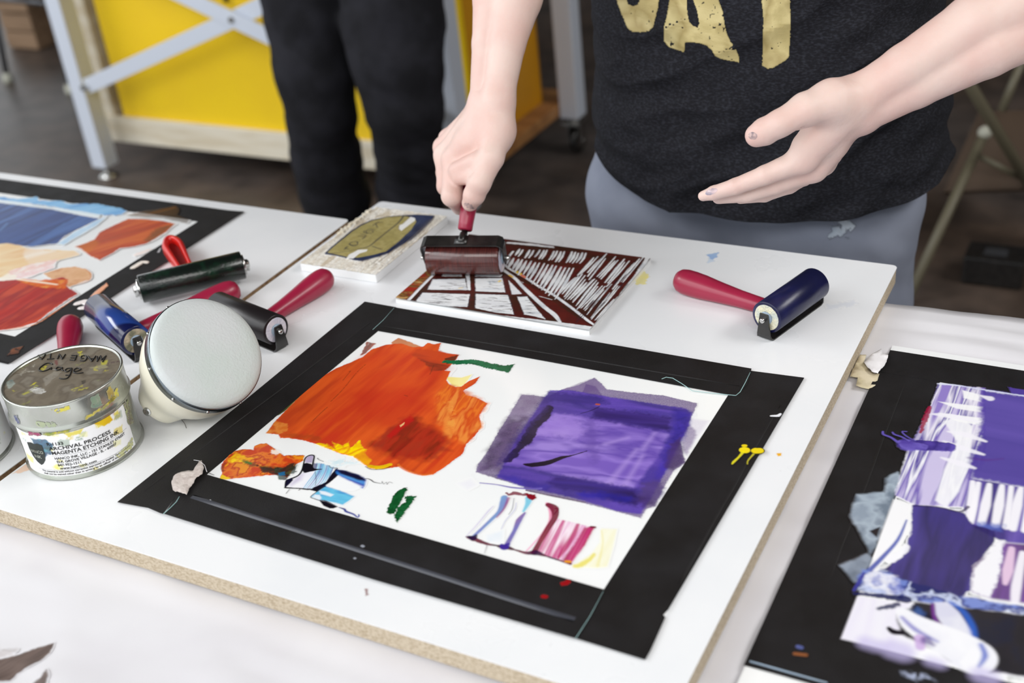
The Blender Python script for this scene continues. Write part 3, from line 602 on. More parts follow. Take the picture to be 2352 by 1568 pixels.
for (x0, y0, x1, y1, wd) in [(1060, 830, 1250, 600, 30), (1170, 840, 1290, 640, 24), (1290, 600, 1370, 490, 26), (1040, 560, 1190, 520, 26)]:
    cv.line([(x0, y0), (x1, y1)], [wd, wd * .6], [(178, 152, 222)], .45, .003)
cv.poly([(960, 315), (1100, 330), (1300, 350), (1480, 385), (1475, 480), (1330, 455), (1100, 415), (945, 385)], [(50, 34, 100), (62, 44, 122), (42, 30, 84)], .92, .004, .003, streak=(D1, 8), f=70)
cv.poly([(650, 210), (1000, 235), (1060, 290), (900, 300), (700, 270), (600, 290)], [(66, 46, 140), (50, 40, 110)], .7, .004, .003, streak=(D1, 6))
cv.poly([(1500, 320), (1622, 345), (1600, 450), (1545, 560), (1450, 740), (1380, 800), (1440, 600), (1490, 480)], [(56, 42, 156), (48, 38, 130), (66, 50, 168)], .85, .005, .002)
cv.poly([(1480, 560), (1545, 520), (1580, 690), (1500, 740), (1440, 720)], [(60, 40, 84), (74, 52, 104)], .8, .003, .002)
cv.poly([(700, 780), (900, 800), (1240, 868), (1290, 930), (1240, 985), (1000, 920), (720, 862), (640, 830)], [(50, 34, 104), (60, 44, 130), (42, 30, 84)], .9, .004, .003, streak=(D1, 8), f=70)
cv.poly([(840, 895), (1000, 890), (1210, 920), (1200, 965), (1060, 940), (880, 930)], [(46, 38, 156), (38, 32, 130)], .85, .004, .003)
cv.poly([(300, 775), (420, 780), (560, 820), (680, 850), (640, 880), (460, 850)], [(64, 52, 160), (54, 44, 130)], .8, .003, .002)
cv.poly([(1290, 830), (1400, 800), (1440, 860), (1375, 985), (1300, 990), (1260, 950)], [(64, 46, 96), (80, 62, 120)], .8, .004, .003)
cv.line([(650, 315), (620, 370), (570, 420), (530, 480), (500, 540), (450, 590), (410, 640), (375, 675)], [40, 60, 56, 52, 60, 34, 40, 34], [(22, 16, 34), (34, 24, 56)], .95, .0012, .002, 300)
cv.line([(640, 250), (600, 330), (540, 400), (440, 520), (330, 700)], [40, 46, 40, 40, 30], [(62, 44, 120)], .5, .004, .003)
cv.line([(485, 700), (540, 704), (640, 690), (740, 655), (810, 640), (910, 610)], [10, 30, 34, 22, 8, 4], [(24, 16, 36)], 1, .0005, .0004)
cv.line([(870, 355), (940, 335), (995, 308)], [4, 6, 6], [(40, 28, 70)], .8); cv.line([(978, 292), (992, 294)], 14, [(170, 80, 70)])
cv.line([(185, 826), (300, 838), (400, 857), (520, 866), (600, 864)], [6, 6, 10, 10, 12], [(110, 96, 180), (96, 80, 170)], .9, .0006)
cv.line([(500, 878), (700, 920), (900, 960)], [6, 8, 6], [(70, 40, 60)], .7)
cv.poly([(40, 830), (120, 800), (160, 840), (100, 870)], [(228, 226, 238)], .5, .004)
# magenta, cyan and pale yellow pulls
cv.grp = 8; MG = (168, 12, 70); DM = (110, 12, 46)
S2 = ((760, 1300), (860, 1100))
cv.poly([(700, 1066), (960, 1130), (890, 1260), (800, 1378), (690, 1340), (572, 1302), (640, 1170)], [(240, 214, 232), (224, 150, 200), (244, 226, 238), (196, 60, 130), (238, 200, 226)], .9, .0008, streak=(S2, 16), f=110, sharp=1.2)
cv.poly([(895, 1128), (962, 1130), (900, 1250), (800, 1376), (740, 1352), (800, 1280)], [MG, (190, 40, 110), (150, 10, 60)], .9, .0016, .0006, streak=(S2, 16), f=120)
cv.line([(850, 1110), (820, 1180), (770, 1260), (720, 1330)], [14, 22, 24, 14], [(180, 30, 100)], .85, .0012)
cv.line([(350, 925), (345, 960), (318, 1020), (268, 1070), (205, 1130), (140, 1190)], [30, 34, 22, 18, 16, 16], [(60, 160, 205), (90, 80, 180), (50, 110, 190)], .85, .0012, streak=(((140, 1190), (350, 930)), 8))
cv.line([(380, 930), (350, 1000), (300, 1060)], [14, 10, 6], [(150, 30, 110)], .7, .001)
cv.line([(275, 985), (240, 1020), (165, 1110), (90, 1190)], [4, 8, 6, 4], [(190, 180, 215)], .7, .001)
cv.line([(520, 930), (508, 970), (480, 1020)], [36, 22, 10], [(90, 190, 220)], .85, .0012)
cv.line([(490, 1030), (450, 1080), (420, 1150), (370, 1240)], [10, 26, 18, 22], [(150, 20, 100), (70, 60, 170), (100, 40, 140)], .85, .001, streak=(((370, 1240), (500, 1000)), 6))
cv.line([(415, 930), (405, 1000), (380, 1040)], [3, 4, 3], [(60, 60, 90)], .7); cv.line([(430, 960), (420, 1010), (360, 1080), (330, 1140)], [3, 5, 4, 3], [(150, 150, 200)], .6)
cv.poly([(225, 1180), (340, 1150), (330, 1240), (240, 1230)], [(210, 225, 240), (240, 240, 246)], .5, .003)
cv.line([(640, 965), (668, 1000), (660, 1080), (600, 1180), (500, 1290)], [14, 26, 10, 8, 6], [(216, 60, 130), (236, 150, 190)], .8, .001)
cv.line([(650, 975), (690, 1000), (694, 1060), (650, 1130), (590, 1230), (552, 1300)], [26, 36, 26, 24, 22, 26], [DM, (140, 14, 50)], .95, .0006)
cv.line([(90, 1192), (140, 1205), (230, 1240), (300, 1252), (350, 1262), (420, 1280), (500, 1302), (560, 1300), (640, 1325), (720, 1352), (800, 1376)], [6, 26, 14, 10, 30, 8, 16, 30, 8, 8, 12], [(60, 14, 40), DM, (50, 20, 60)], .95, .0005, .0004)
cv.line([(330, 1245), (352, 1262), (380, 1240)], [10, 36, 12], [(60, 40, 150)], .9); cv.line([(110, 1190), (140, 1200), (160, 1180)], [8, 30, 8], [(30, 16, 60)], .9)
cv.line([(365, 895), (385, 905), (420, 895), (470, 905), (500, 905)], [8, 14, 22, 14, 20], [DM, (150, 10, 60)], .9, .0005, .0008)
cv.poly([(495, 900), (560, 905), (572, 930), (540, 945), (505, 930)], [(130, 12, 30), (150, 20, 30)], 1, .0006, .0008, h=.0008)
cv.line([(700, 1000), (715, 1005), (690, 1040)], [10, 8, 5], [DM], .9); cv.line([(940, 1125), (965, 1128)], 12, [DM]); cv.line([(235, 1245), (215, 1305)], [5, 2], [(120, 110, 120)], .7)
cv.poly([(1010, 1135), (1115, 1140), (1090, 1260), (1050, 1395), (980, 1405), (830, 1396), (860, 1360), (940, 1310), (1000, 1230)], [(244, 242, 214), (240, 236, 190), (246, 246, 232)], .75, .0016, streak=(((900, 1390), (1060, 1150)), 8), f=100)
cv.line([(830, 1392), (870, 1385), (930, 1345), (960, 1310)], [20, 26, 22, 10], [(234, 222, 110), (228, 214, 80)], .85, .0012, .001)
cv.line([(1010, 1150), (1020, 1240), (985, 1390)], [5, 6, 14], [(234, 226, 150)], .6, .001)
cv.line([(770, 1360), (795, 1362)], 14, [(226, 150, 40)])
# drips on the tape, each a part of its own
dl = {}
def drip(fn, lab=None, mp=None):
    cv.grp = 20 + len(dl); dl[cv.grp] = ('ink_drip', lab); fn()
YL = [(238, 214, 10), (230, 204, 10)]
cv.mp = Mapper(1500, 500, .3635, zt)
def _d1(): cv.line([(576, 1474), (580, 1475)], 40, YL, 1, .0005, .0005, h=.0012); cv.line([(566, 1490), (540, 1520), (510, 1548), (500, 1562)], [12, 9, 11, 5], [(220, 210, 30)], .95)
def _d2(): cv.line([(650, 1479), (672, 1478)], [38, 36], YL, 1, .0005, .0005, h=.0012); cv.line([(634, 1500), (600, 1540), (596, 1562)], [8, 5, 4], [(200, 190, 40)], .9)
drip(_d1, 'round yellow ink drip with a thin run'); drip(_d2, 'yellow ink drip at the tape edge')
drip(lambda: cv.line([(573, 1446), (582, 1446)], 17, YL, 1, .0005)); drip(lambda: cv.line([(748, 1258), (790, 1256), (805, 1244)], [9, 17, 8], [(232, 234, 240)], 1, .0004, .0005), 'white ink fleck')
cv.mp = Mapper(700, 1130, .3827, zt)
drip(lambda: cv.line([(1548, 558), (1578, 546)], [18, 22], [(150, 18, 24)], 1, .0005, .001, h=.0005), 'red ink drop'); drip(lambda: cv.line([(1432, 632), (1446, 634)], 17, [(150, 20, 26)], 1), 'small red ink drop')
drip(lambda: cv.line([(345, 328), (352, 332)], 11, [(150, 154, 164)])); drip(lambda: cv.line([(300, 402), (304, 404)], 8, [(150, 154, 164)]))
cv.mp = Mapper(0, 1130, .34, zt); drip(lambda: cv.line([(1398, 70), (1420, 64)], [14, 11], [(225, 228, 236)], 1, .0004, .001), 'white fleck')
cv.meshes(zt + .0011, dl, M['ink'], pal)
cv.meshes(zt + .0002, {2: ('ink_smear', 'broad orange and red ink field'), 3: ('ink_smear', 'dark green dry-brushed mark'), 4: ('ink_smear', 'lumpy orange and yellow ink heap'), 5: ('ink_smear', 'black, blue and cyan knife marks'), 6: ('ink_smear', 'two dark green dabs'), 7: ('ink_smear', 'purple square rolled-out ink field'), 8: ('ink_smear', 'magenta and pale yellow scraped pulls')}, M['ink'], pal)

# ---- left palette
palL = thing('ink_palette', 'left palette sheet with blue, orange and red ink in black tape', 'palette', at((250, 620), ZB), 'ink palettes framed in black tape')
cL = lambda p: tuple(at(p, ZB)[:2])
xr = cL((560, 490))[0]; yt = cL((560, 490))[1]; yb_ = cL((5, 832))[1]
slab('sheet', [(-1.62, yb_ + .002), (xr - .002, yb_ + .002), (xr - .002, yt - .002), (-1.62, yt - .002)], ZB, ZB + .0012, 'sheet', palL)
tw = .046
slab('tape_strip', [(-1.62, yt - tw * .9), (xr - .001, yt - tw * .9), (xr - .001, yt), (-1.62, yt)], zt, zt + .0005, 'tape', palL)
slab('tape_strip', [(xr - tw * .93, yb_), (xr, yb_), (xr, yt + .0015), (xr - tw * .93, yt - .003)], zt + .0005, zt + .001, 'tape', palL)
slab('tape_strip', [(-1.62, yb_ - .002), (xr - .003, yb_ - .002), (xr - .003, yb_ + tw), (-1.62, yb_ + tw)], zt, zt + .0005, 'tape', palL)
cl = Canvas(-1.60, yb_ - .01, -1.02, yt + .01, .0008); cl.mp = Mapper(0, 400, .28703, zt); cl.rgb[(cl.X > xr - tw * .93) | (cl.Y > yt - tw * .9) | (cl.Y < yb_ + tw)] = srgb((38, 36, 36))
cl.grp = 2
Sd = ((0, 500), (700, 330))
cl.poly([(-1000, 55), (150, 205), (290, 190), (310, 215), (480, 220), (560, 245), (760, 240), (960, 275), (1010, 300), (980, 330), (820, 335), (700, 320), (400, 262), (-1000, 90)], [(110, 175, 225), (140, 195, 235), (80, 150, 215)], .95, .0012, .003, 150, streak=(Sd, 6))
cl.poly([(-1000, 90), (130, 225), (330, 270), (640, 300), (800, 330), (790, 352), (640, 330), (330, 290), (-1000, 112)], [(226, 238, 244)], .9, .0012, .001)
cl.poly([(-1000, 115), (120, 250), (400, 285), (640, 335), (800, 362), (700, 410), (520, 500), (460, 560), (250, 585), (100, 572), (-1000, 615)], [(42, 66, 126), (52, 80, 142), (36, 58, 112), (70, 104, 166)], .97, .0012, .001, streak=(((100, 560), (600, 330)), 7), f=50)
cl.poly([(460, 565), (600, 470), (790, 370), (850, 345), (780, 410), (600, 520), (510, 570)], [(140, 190, 230), (180, 215, 240)], .75, .002, .002, 120)
cl.line([(420, 460), (520, 400)], [10, 18], [(90, 130, 190)], .6, .002); cl.line([(0, 460), (60, 400)], [14, 18], [(110, 150, 205)], .6, .002)
cl.grp = 3
cl.poly([(1010, 335), (1180, 300), (1300, 280), (1400, 262), (1430, 290), (1420, 330), (1520, 375), (1500, 400), (1300, 360), (1100, 345)], [(96, 66, 30), (70, 56, 34), (120, 80, 30)], .7, .002, .002, 100, streak=(Sd, 8))
cl.poly([(605, 585), (700, 555), (760, 525), (800, 470), (900, 420), (1030, 362), (1160, 365), (1300, 380), (1400, 402), (1330, 470), (1180, 560), (1080, 585), (960, 600), (900, 640), (800, 692), (720, 660), (650, 600)], [(196, 84, 30), (206, 100, 40), (186, 70, 28), (170, 66, 28)], .97, .0014, .001, streak=(((650, 600), (1300, 400)), 6), f=50)
cl.poly([(1150, 540), (1250, 440), (1400, 405), (1310, 480), (1200, 550)], [(100, 80, 60), (150, 90, 50)], .75, .004, .003)
cl.poly([(605, 585), (760, 530), (800, 560), (700, 640)], [(206, 120, 50)], .5, .004)
cl.grp = 4
cl.poly([(-1000, 620), (60, 560), (160, 575), (260, 610), (400, 610), (600, 620), (640, 650), (480, 690), (380, 740), (200, 790), (60, 830), (-1000, 910)], [(236, 200, 150), (240, 214, 170), (232, 190, 140)], .96, .0016, .002, 100, streak=(Sd, 5))
cl.poly([(200, 600), (400, 620), (600, 625), (640, 650), (470, 690), (230, 720), (190, 660)], [(244, 226, 204), (238, 210, 176), (246, 236, 224)], .8, .002, .003, streak=(Sd, 8))
cl.poly([(80, 780), (260, 720), (460, 690), (420, 760), (240, 830), (60, 850)], [(246, 226, 224), (240, 200, 200), (246, 236, 234)], .85, .002, .002, 160, f=90)
cl.poly([(350, 800), (500, 755), (600, 745), (690, 765), (730, 800), (715, 850), (600, 890), (560, 910), (430, 860)], [(216, 166, 120), (224, 176, 134), (206, 150, 104)], .97, .001, .0012)
cl.line([(690, 768), (728, 805), (712, 856), (600, 892)], [8, 12, 12, 8], [(206, 130, 60)], .8)
cl.poly([(0, 840), (60, 800), (150, 820), (100, 870), (10, 870)], [(248, 240, 226)], .9, .002, .002)
cl.grp = 5
cl.poly([(-1000, 910), (30, 860), (130, 850), (260, 870), (420, 850), (500, 830), (545, 850), (530, 900), (630, 965), (560, 1000), (400, 1110), (300, 1190), (170, 1230), (60, 1250), (-1000, 1350)], [(168, 30, 24), (186, 44, 30), (150, 26, 24), (196, 66, 36)], .98, .0012, .0012, streak=(((0, 1200), (500, 900)), 5), f=55, h=.0006)
cl.poly([(120, 845), (300, 850), (430, 850), (540, 850), (520, 920), (380, 920), (180, 880)], [(226, 120, 40), (214, 90, 34), (236, 160, 70)], .85, .002, .003, 120, f=110, h=.0008)
cl.line([(140, 850), (300, 870), (460, 892)], [14, 22, 14], [(246, 232, 210)], .95, .001, h=.001)
cl.line([(60, 1248), (160, 1236), (300, 1200), (440, 1110), (600, 1000)], [8, 18, 14, 10, 8], [(226, 130, 80), (230, 190, 170)], .8, .001, .001)
cl.grp = 6; cl.line([(1070, 755), (1110, 730), (1140, 712), (1180, 715)], [44, 46, 38, 30], [(240, 232, 222)], 1, .0006, .001, h=.0025)
cl.grp = 7; cl.line([(620, 1045), (680, 1030), (720, 1050), (690, 1075), (640, 1080)], [46, 60, 60, 50, 30], [(240, 232, 230)], 1, .0006, .001, h=.0025)
cl.grp = 8; cl.poly([(730, 985), (760, 950), (855, 880), (868, 900), (800, 965), (820, 990), (780, 1018), (740, 1010)], [(226, 150, 110), (236, 180, 150), (220, 120, 60)], 1, .0006, .001, h=.002)
cl.grp = 9; cl.line([(1090, 650), (1150, 630), (1200, 610)], [40, 50, 24], [(240, 226, 220)], .9, .001, .002, h=.001)
cl.grp = 10; cl.line([(1270, 630), (1285, 600)], [16, 10], [(225, 225, 230)], .8)
cl.grp = 11; cl.poly([(60, 1460), (110, 1400), (190, 1380), (150, 1440)], [(150, 90, 60), (90, 60, 50)], .7, .001, .002, 200, dry=.4)
cl.meshes(zt + .0012, {2: ('ink_smear', 'dark and light blue ink field'), 3: ('ink_smear', 'burnt orange ink band'), 4: ('ink_smear', 'peach and pale skin-toned ink'), 5: ('ink_smear', 'deep red ink field'), 6: ('ink_blob', 'white ink blob nearest the red handle'), 7: ('ink_blob', 'thick white ink blob beside the blue roller'), 8: ('ink_blob', 'peach ink blob beside the white one'), 9: ('ink_blob', 'pale pink ink blob at the sheet edge'), 10: ('ink_blob', None), 11: ('ink_blob', 'brown dry ink at the tape corner')}, M['ink'], palL)

# ---- right palette
palR = thing('ink_palette', 'right palette sheet with violet and white scraped ink in black tape', 'palette', at((2150, 1150), ZC), 'ink palettes framed in black tape')
zr = ZC + .0016
RX = lambda p: tuple(at(p, zr)[:2])
a0 = RX((2050, 793)); a1 = RX((1700, 1568)); x0_ = a0[0]
slab('sheet', [(x0_, .50), (.32, .50), (.32, a0[1]), (x0_, a0[1])], ZC, zr, 'sheet', palR)
inx = RX((2158, 880))[0]; iny = RX((2158, 880))[1]; iby = RX((1932, 1468))[1]
ty = RX((2048, 806))[1]; by_ = RX((1716, 1530))[1]
slab('tape_strip', [(x0_ - .001, by_), (inx, by_ + .001), (inx, ty - .001), (x0_ - .001, ty - .024), (x0_ - .003, ty - .024)], zr, zr + .0005, 'tape', palR)
slab('tape_strip', [(x0_ + .001, iny + .0015), (.32, iny + .0015), (.32, ty), (x0_, ty)], zr + .0005, zr + .001, 'tape', palR)
slab('tape_strip', [(x0_ + .002, by_), (.32, by_), (.32, iby), (x0_ + .002, iby)], zr + .0005, zr + .001, 'tape', palR)
slab('tape_strip', [(.275, by_), (.32, by_), (.32, ty), (.275, ty)], zr + .001, zr + .0015, 'tape', palR)
ridge(palR, (2078, 880), (1905, 1330), zr + .0006, .001, .0006, m='tape'); thread(palR, [(1722, 1518), (1800, 1540), (1900, 1568)], zr + .0014, .0007, m='bushing')
cr = Canvas(x0_ - .01, .52, .262, ty + .01, .0006); cr.grp = 2; g = Mapper(1700, 780, .5027, zr); cr.mp = g
VI, VD, VL = (84, 66, 156), (60, 46, 124), (140, 120, 196); Sv = ((760, 740), (900, 300)); Sh = ((900, 320), (1200, 380))
# grey film on the tape
cr.rgb[:] = srgb((242, 243, 243))
tapeM = (cr.X < inx) | (cr.X > .275) | (cr.Y > iny) | (cr.Y < iby); cr.rgb[tapeM] = srgb((38, 36, 36))
cr.poly([(665, 640), (720, 610), (735, 640), (640, 900), (590, 1000), (575, 930), (540, 880), (498, 800), (530, 710), (660, 702)], [(150, 164, 180), (176, 190, 204), (120, 134, 150)], .85, .002, .002, 120, f=60, cov=True)
cr.poly([(448, 1035), (580, 985), (600, 1010), (560, 1100), (520, 1115)], [(160, 172, 188), (110, 120, 136)], .85, .002, .002, 120)
cr.poly([(590, 880), (640, 860), (625, 910)], [(30, 28, 30)], 1, .001)
# violet streaked pulls
cr.grp = 3
cr.poly([(905, 210), (1120, 225), (1120, 560), (1060, 640), (1020, 770), (800, 760), (705, 715), (760, 520), (860, 330)], [VL, (232, 228, 240), VI, (240, 240, 246), (110, 90, 176), (200, 190, 226)], .97, .0012, .001, streak=(((760, 700), (880, 380)), 14), f=75, sharp=1.4)
cr.poly([(930, 380), (1000, 350), (1060, 400), (1050, 560), (1000, 700), (940, 775), (890, 740), (930, 600), (990, 470)], [(238, 238, 244), (244, 244, 246)], .9, .0015)
for yy, hh in ((248, 30), (300, 26), (352, 34)):
    cr.poly([(905 if yy > 260 else 1015, yy - 12), (1110, yy + 12), (1100, yy + 12 + hh), (990 if yy > 260 else 1020, yy + hh * .8)], [(244, 244, 246)], .92, .0012)
cr.poly([(1100, 232), (1900, 354), (1900, 792), (1200, 665), (1050, 640), (1050, 545), (1085, 480), (1098, 380)], [VI, (78, 62, 150), (92, 74, 164)], .98, .004, .002, streak=(Sh, 8), f=30)
for p in ([(950, 425), (1030, 440), (1120, 470)], [(930, 470), (1010, 500), (1110, 530)], [(920, 545), (1000, 570), (1070, 592)], [(880, 345), (960, 355), (1090, 380)], [(1100, 262), (1140, 274)]):
    cr.line(p, [8, 26, 10], [(240, 238, 246)], .85, .0014)
cr.line([(1040, 545), (1120, 555), (1200, 550)], [6, 10, 6], [(90, 50, 130)], .5, .002)
# vertical white bars with violet between
cr.poly([(1050, 640), (1200, 665), (1900, 797), (1900, 992), (1200, 930), (1060, 860), (1020, 770)], [VI, (104, 84, 172), VD], .98, .0015, streak=(((1050, 850), (1080, 660)), 10), f=50)
for i, (x0, x1) in enumerate([(1062, 1048), (1088, 1050), (1138, 1100), (1196, 1165), (1238, 1215), (1282, 1245), (1330, 1300)]):
    cr.line([(x0, 655 + i * 6), ((x0 + x1) / 2 + 2, 760), (x1, 830 + i * 8)], [14, 26 if i in (0, 2, 3, 5) else 16, 20], [(242, 240, 246)], .95, .0014)
cr.poly([(1075, 840), (1200, 850), (1190, 880), (1080, 865)], [(40, 60, 150), (90, 110, 190)], .8, .003, .003)
# dark violet block
cr.poly([(785, 760), (900, 768), (1020, 795), (1060, 850), (1160, 880), (1160, 930), (1110, 1000), (1060, 1040), (1050, 1150), (1000, 1190), (760, 1165), (640, 1060), (740, 1000), (780, 880)], [(48, 38, 108), (56, 44, 124), (40, 32, 92), (66, 54, 138)], .98, .0012, .0014, 200, streak=(((800, 1050), (880, 800)), 7), f=50)
cr.line([(790, 765), (900, 770), (1000, 792), (1040, 770)], [5, 6, 7, 10], [(40, 26, 76)], .8)
cr.poly([(1180, 930), (1900, 992), (1900, 1292), (1150, 1190), (1060, 1160), (1060, 1040), (1110, 1000)], [(110, 60, 150), (70, 30, 90), (90, 70, 160)], .95, .002, streak=(((1180, 1150), (1230, 940)), 8), f=50)
cr.poly([(1175, 925), (1205, 925), (1180, 1100), (1145, 1185), (1060, 1160), (1065, 1060), (1110, 1010)], [(242, 242, 246)], .95, .0016, .002)
cr.line([(1240, 960), (1222, 1060), (1210, 1120)], [16, 26, 12], [(230, 200, 225)], .9, .0014); cr.line([(1290, 980), (1262, 1130), (1255, 1200)], [16, 24, 20], [(238, 234, 242)], .95, .0014)
cr.poly([(700, 735), (775, 760), (775, 860), (720, 960), (600, 1060), (640, 900)], [(240, 240, 243)], .9, .0015)
cr.line([(760, 830), (720, 920), (650, 1000), (590, 1060)], [4, 9, 12, 14], [(44, 64, 160), (70, 90, 180)], .9, .001)
cr.line([(690, 1010), (740, 975), (760, 950)], [26, 20, 16], [(240, 240, 245)], .9, .001, .001)
# blue splatter band
cr.poly([(560, 1060), (640, 1050), (740, 1100), (860, 1130), (1000, 1180), (1900, 1302), (1900, 1342), (1000, 1230), (780, 1200), (640, 1170), (540, 1150)], [(110, 130, 200), (40, 52, 130), (200, 210, 236), (34, 40, 100)], .95, .0016, .004, 90, f=75, sharp=1.5)
cr.poly([(560, 1080), (620, 1060), (720, 1090), (745, 1150), (700, 1180), (560, 1150)], [(190, 200, 234), (236, 236, 244), (120, 130, 200)], .85, .002, .002, f=80)
cr.line([(520, 1165), (600, 1172), (700, 1185), (760, 1195)], [10, 12, 20, 24], [(24, 30, 84)], .95, .0008, .0012)
cr.line([(520, 1150), (550, 1100), (566, 1072)], [8, 10, 6], [(60, 60, 150)], .9)
# white ground with black and white loops
cr.grp = 4
cr.poly([(535, 1178), (760, 1210), (800, 1200), (1000, 1230), (1900, 1332), (1900, 1652), (1000, 1500), (700, 1430), (460, 1372)], [(238, 238, 242), (230, 226, 240), (242, 242, 245)], .96, .001, streak=(((500, 1360), (540, 1200)), 6), f=30)
cr.poly([(790, 1200), (900, 1210), (1000, 1225), (1900, 1342), (1900, 1637), (1110, 1520), (1040, 1515), (960, 1480), (900, 1430), (820, 1400), (740, 1350), (715, 1290), (720, 1262), (780, 1250)], [(22, 20, 24), (28, 24, 30), (20, 22, 40)], .98, .0016, .002, 90)
cr.poly([(735, 1245), (800, 1215), (880, 1280), (900, 1300), (880, 1310), (760, 1270)], [(30, 50, 110), (20, 20, 36), (60, 90, 150)], .9, .002, .002)
cr.poly([(885, 1205), (950, 1205), (1000, 1250), (1060, 1340), (1062, 1390), (1000, 1370), (930, 1320), (890, 1260)], [(232, 232, 240), (214, 214, 232)], .97, .0015)
cr.line([(960, 1205), (1020, 1250), (1060, 1320), (1075, 1390)], [8, 16, 18, 10], [(50, 100, 200)], .8, .002); cr.line([(880, 1215), (890, 1280), (930, 1325)], [8, 10, 8], [(120, 50, 150)], .8, .0015)
cr.line([(740, 1250), (790, 1300), (880, 1350), (980, 1400), (1060, 1450), (1070, 1490)], [30, 62, 84, 100, 110, 60], [(240, 240, 244), (232, 232, 240)], 1, .0014)
cr.poly([(1000, 1480), (1060, 1400), (1108, 1440), (1110, 1470), (1060, 1515), (1030, 1518)], [(240, 240, 244)], 1, .0014)
cr.line([(1100, 1400), (1118, 1450), (1090, 1500)], [10, 14, 6], [(40, 80, 190)], .8, .002)
cr.line([(740, 1275), (800, 1330), (900, 1385)], [8, 14, 6], [(70, 60, 180)], .7, .002)
cr.line([(680, 1325), (700, 1340), (735, 1345)], [12, 18, 14], [(26, 22, 30)], 1, .0008)
cr.line([(820, 1370), (822, 1410)], [26, 22], [(200, 170, 220)], .9, .0014); cr.line([(850, 1380), (880, 1400)], [26, 10], [(70, 40, 130)], .7, .002)
for x, y, r_ in ((575, 1390, 40), (700, 1420, 60), (870, 1475, 30), (1100, 1540, 50)): cr.line([(x, y), (x + 40, y + 12)], r_, [(190, 180, 226)], .6, .005)
cr.line([(630, 1235), (680, 1225), (720, 1215)], [10, 16, 14], [(30, 36, 80)], .9, .001, .001)
# violet drag over the tape and red edge
cr.grp = 5
cr.line([(950, 498), (880, 492), (800, 488), (760, 486)], [44, 50, 50, 56], [VI, VD, (96, 80, 170)], 1, .001, .0012, h=.0015)
cr.poly([(718, 470), (760, 468), (860, 490), (850, 512), (760, 515), (728, 500)], [VI, (110, 94, 184), VD], 1, .001, .0015, h=.002)
cr.line([(722, 475), (690, 452), (655, 438), (652, 425)], [10, 7, 7, 6], [(100, 86, 176)], 1, .0005); cr.line([(770, 470), (740, 450), (705, 438), (696, 428)], [8, 6, 6, 5], [(100, 86, 176)], 1, .0005)
cr.line([(800, 468), (775, 455), (752, 440), (740, 425), (760, 425)], [5, 4, 5, 4, 4], [(100, 86, 176)], 1, .0005)
cr.grp = 6; cr.line([(866, 312), (845, 370), (825, 430)], [10, 16, 8], [(150, 20, 60)], .9, .0008, .001)
cr.grp = 7; cr.poly([(1225, 222), (1900, 324), (1900, 354), (1240, 250)], [VI], .9, .001, .001); cr.line([(905, 206), (1000, 215), (1120, 235), (1900, 354)], [8, 8, 7, 6], [(210, 214, 240)], .9, .0008, .0006)
cr.grp = 8; cr.line([(250, 1440), (300, 1446)], 10, [(150, 90, 50)], .8); cr.grp = 9; cr.line([(265, 1408), (278, 1412)], 12, [(90, 100, 160)], .8)
cr.grp = 10; cr.poly([(750, 1525), (860, 1545), (900, 1565), (760, 1550)], [(190, 200, 230)], .8, .003, .003, dry=.4)
cr.meshes(zr + .0013, {2: ('ink_film', 'thin grey film over the tape'), 3: ('ink_smear', 'violet and white streaked ink field'), 4: ('ink_smear', 'black and white looping ink'), 5: ('ink_blob', 'thick violet blob dragged onto the tape'), 6: ('ink_smear', 'crimson streak at the sheet edge'), 7: ('ink_smear', 'violet edge along the top tape'), 8: ('ink_drip', None), 9: ('ink_drip', None), 10: ('ink_smear', 'pale blue drag on the lower tape')}, M['ink'], palR)
# brown stain on the plastic cover
BR_ = [(78, 60, 52), (104, 86, 78), (62, 48, 42)]
_mp = Mapper(0, 0, 1, ZC); _q = _mp([(-60, 1620), (150, 1460), (-60, 1460), (150, 1620)])
sc_ = Canvas(min(p[0] for p in _q), min(p[1] for p in _q), max(p[0] for p in _q), max(p[1] for p in _q), .0006, (226, 225, 229)); sc_.mp = _mp
def drape(co):
    x, y = co[:, 0], co[:, 1]; co = co.copy()
    co[:, 2] = ZC - .006 + .0035 * fbm(x * 5 + y * 3, y * 14, 2) + .0022 * (1 - np.abs(2 * fbm(x * 6, y * 22, 9) - 1)) ** 3 + .0005; return co
sc_.poly([(-60, 1512), (0, 1506), (30, 1500), (75, 1486), (123, 1471), (112, 1492), (88, 1512), (60, 1526), (38, 1538), (20, 1556), (-60, 1562)], BR_, .95, .0012, .0008, 300, streak=(((0, 1540), (120, 1475)), 6), f=120, h=0)
sc_.poly([(-60, 1488), (0, 1487), (40, 1484), (20, 1500), (-60, 1508)], [(170, 158, 156)], .5, .0025, .002, h=0)
sc_.grp = 2; sc_.poly([(40, 1580), (66, 1566), (90, 1548), (104, 1532), (108, 1548), (100, 1575), (80, 1600), (30, 1605)], BR_, .9, .0015, .001, 300, h=0)
stains = sc_.meshes(ZC + .0006, {1: ('stain', None), 2: ('stain', None)}, M['ink'], None, thr=.06, xf=drape)
for s_ in stains:
    tag(s_, 'larger dark brown ink stain on the plastic cover, lower left' if s_ is stains[0] else 'smaller brown ink mark below the large stain, lower left corner', 'stain', 'brown ink stains on the plastic cover')
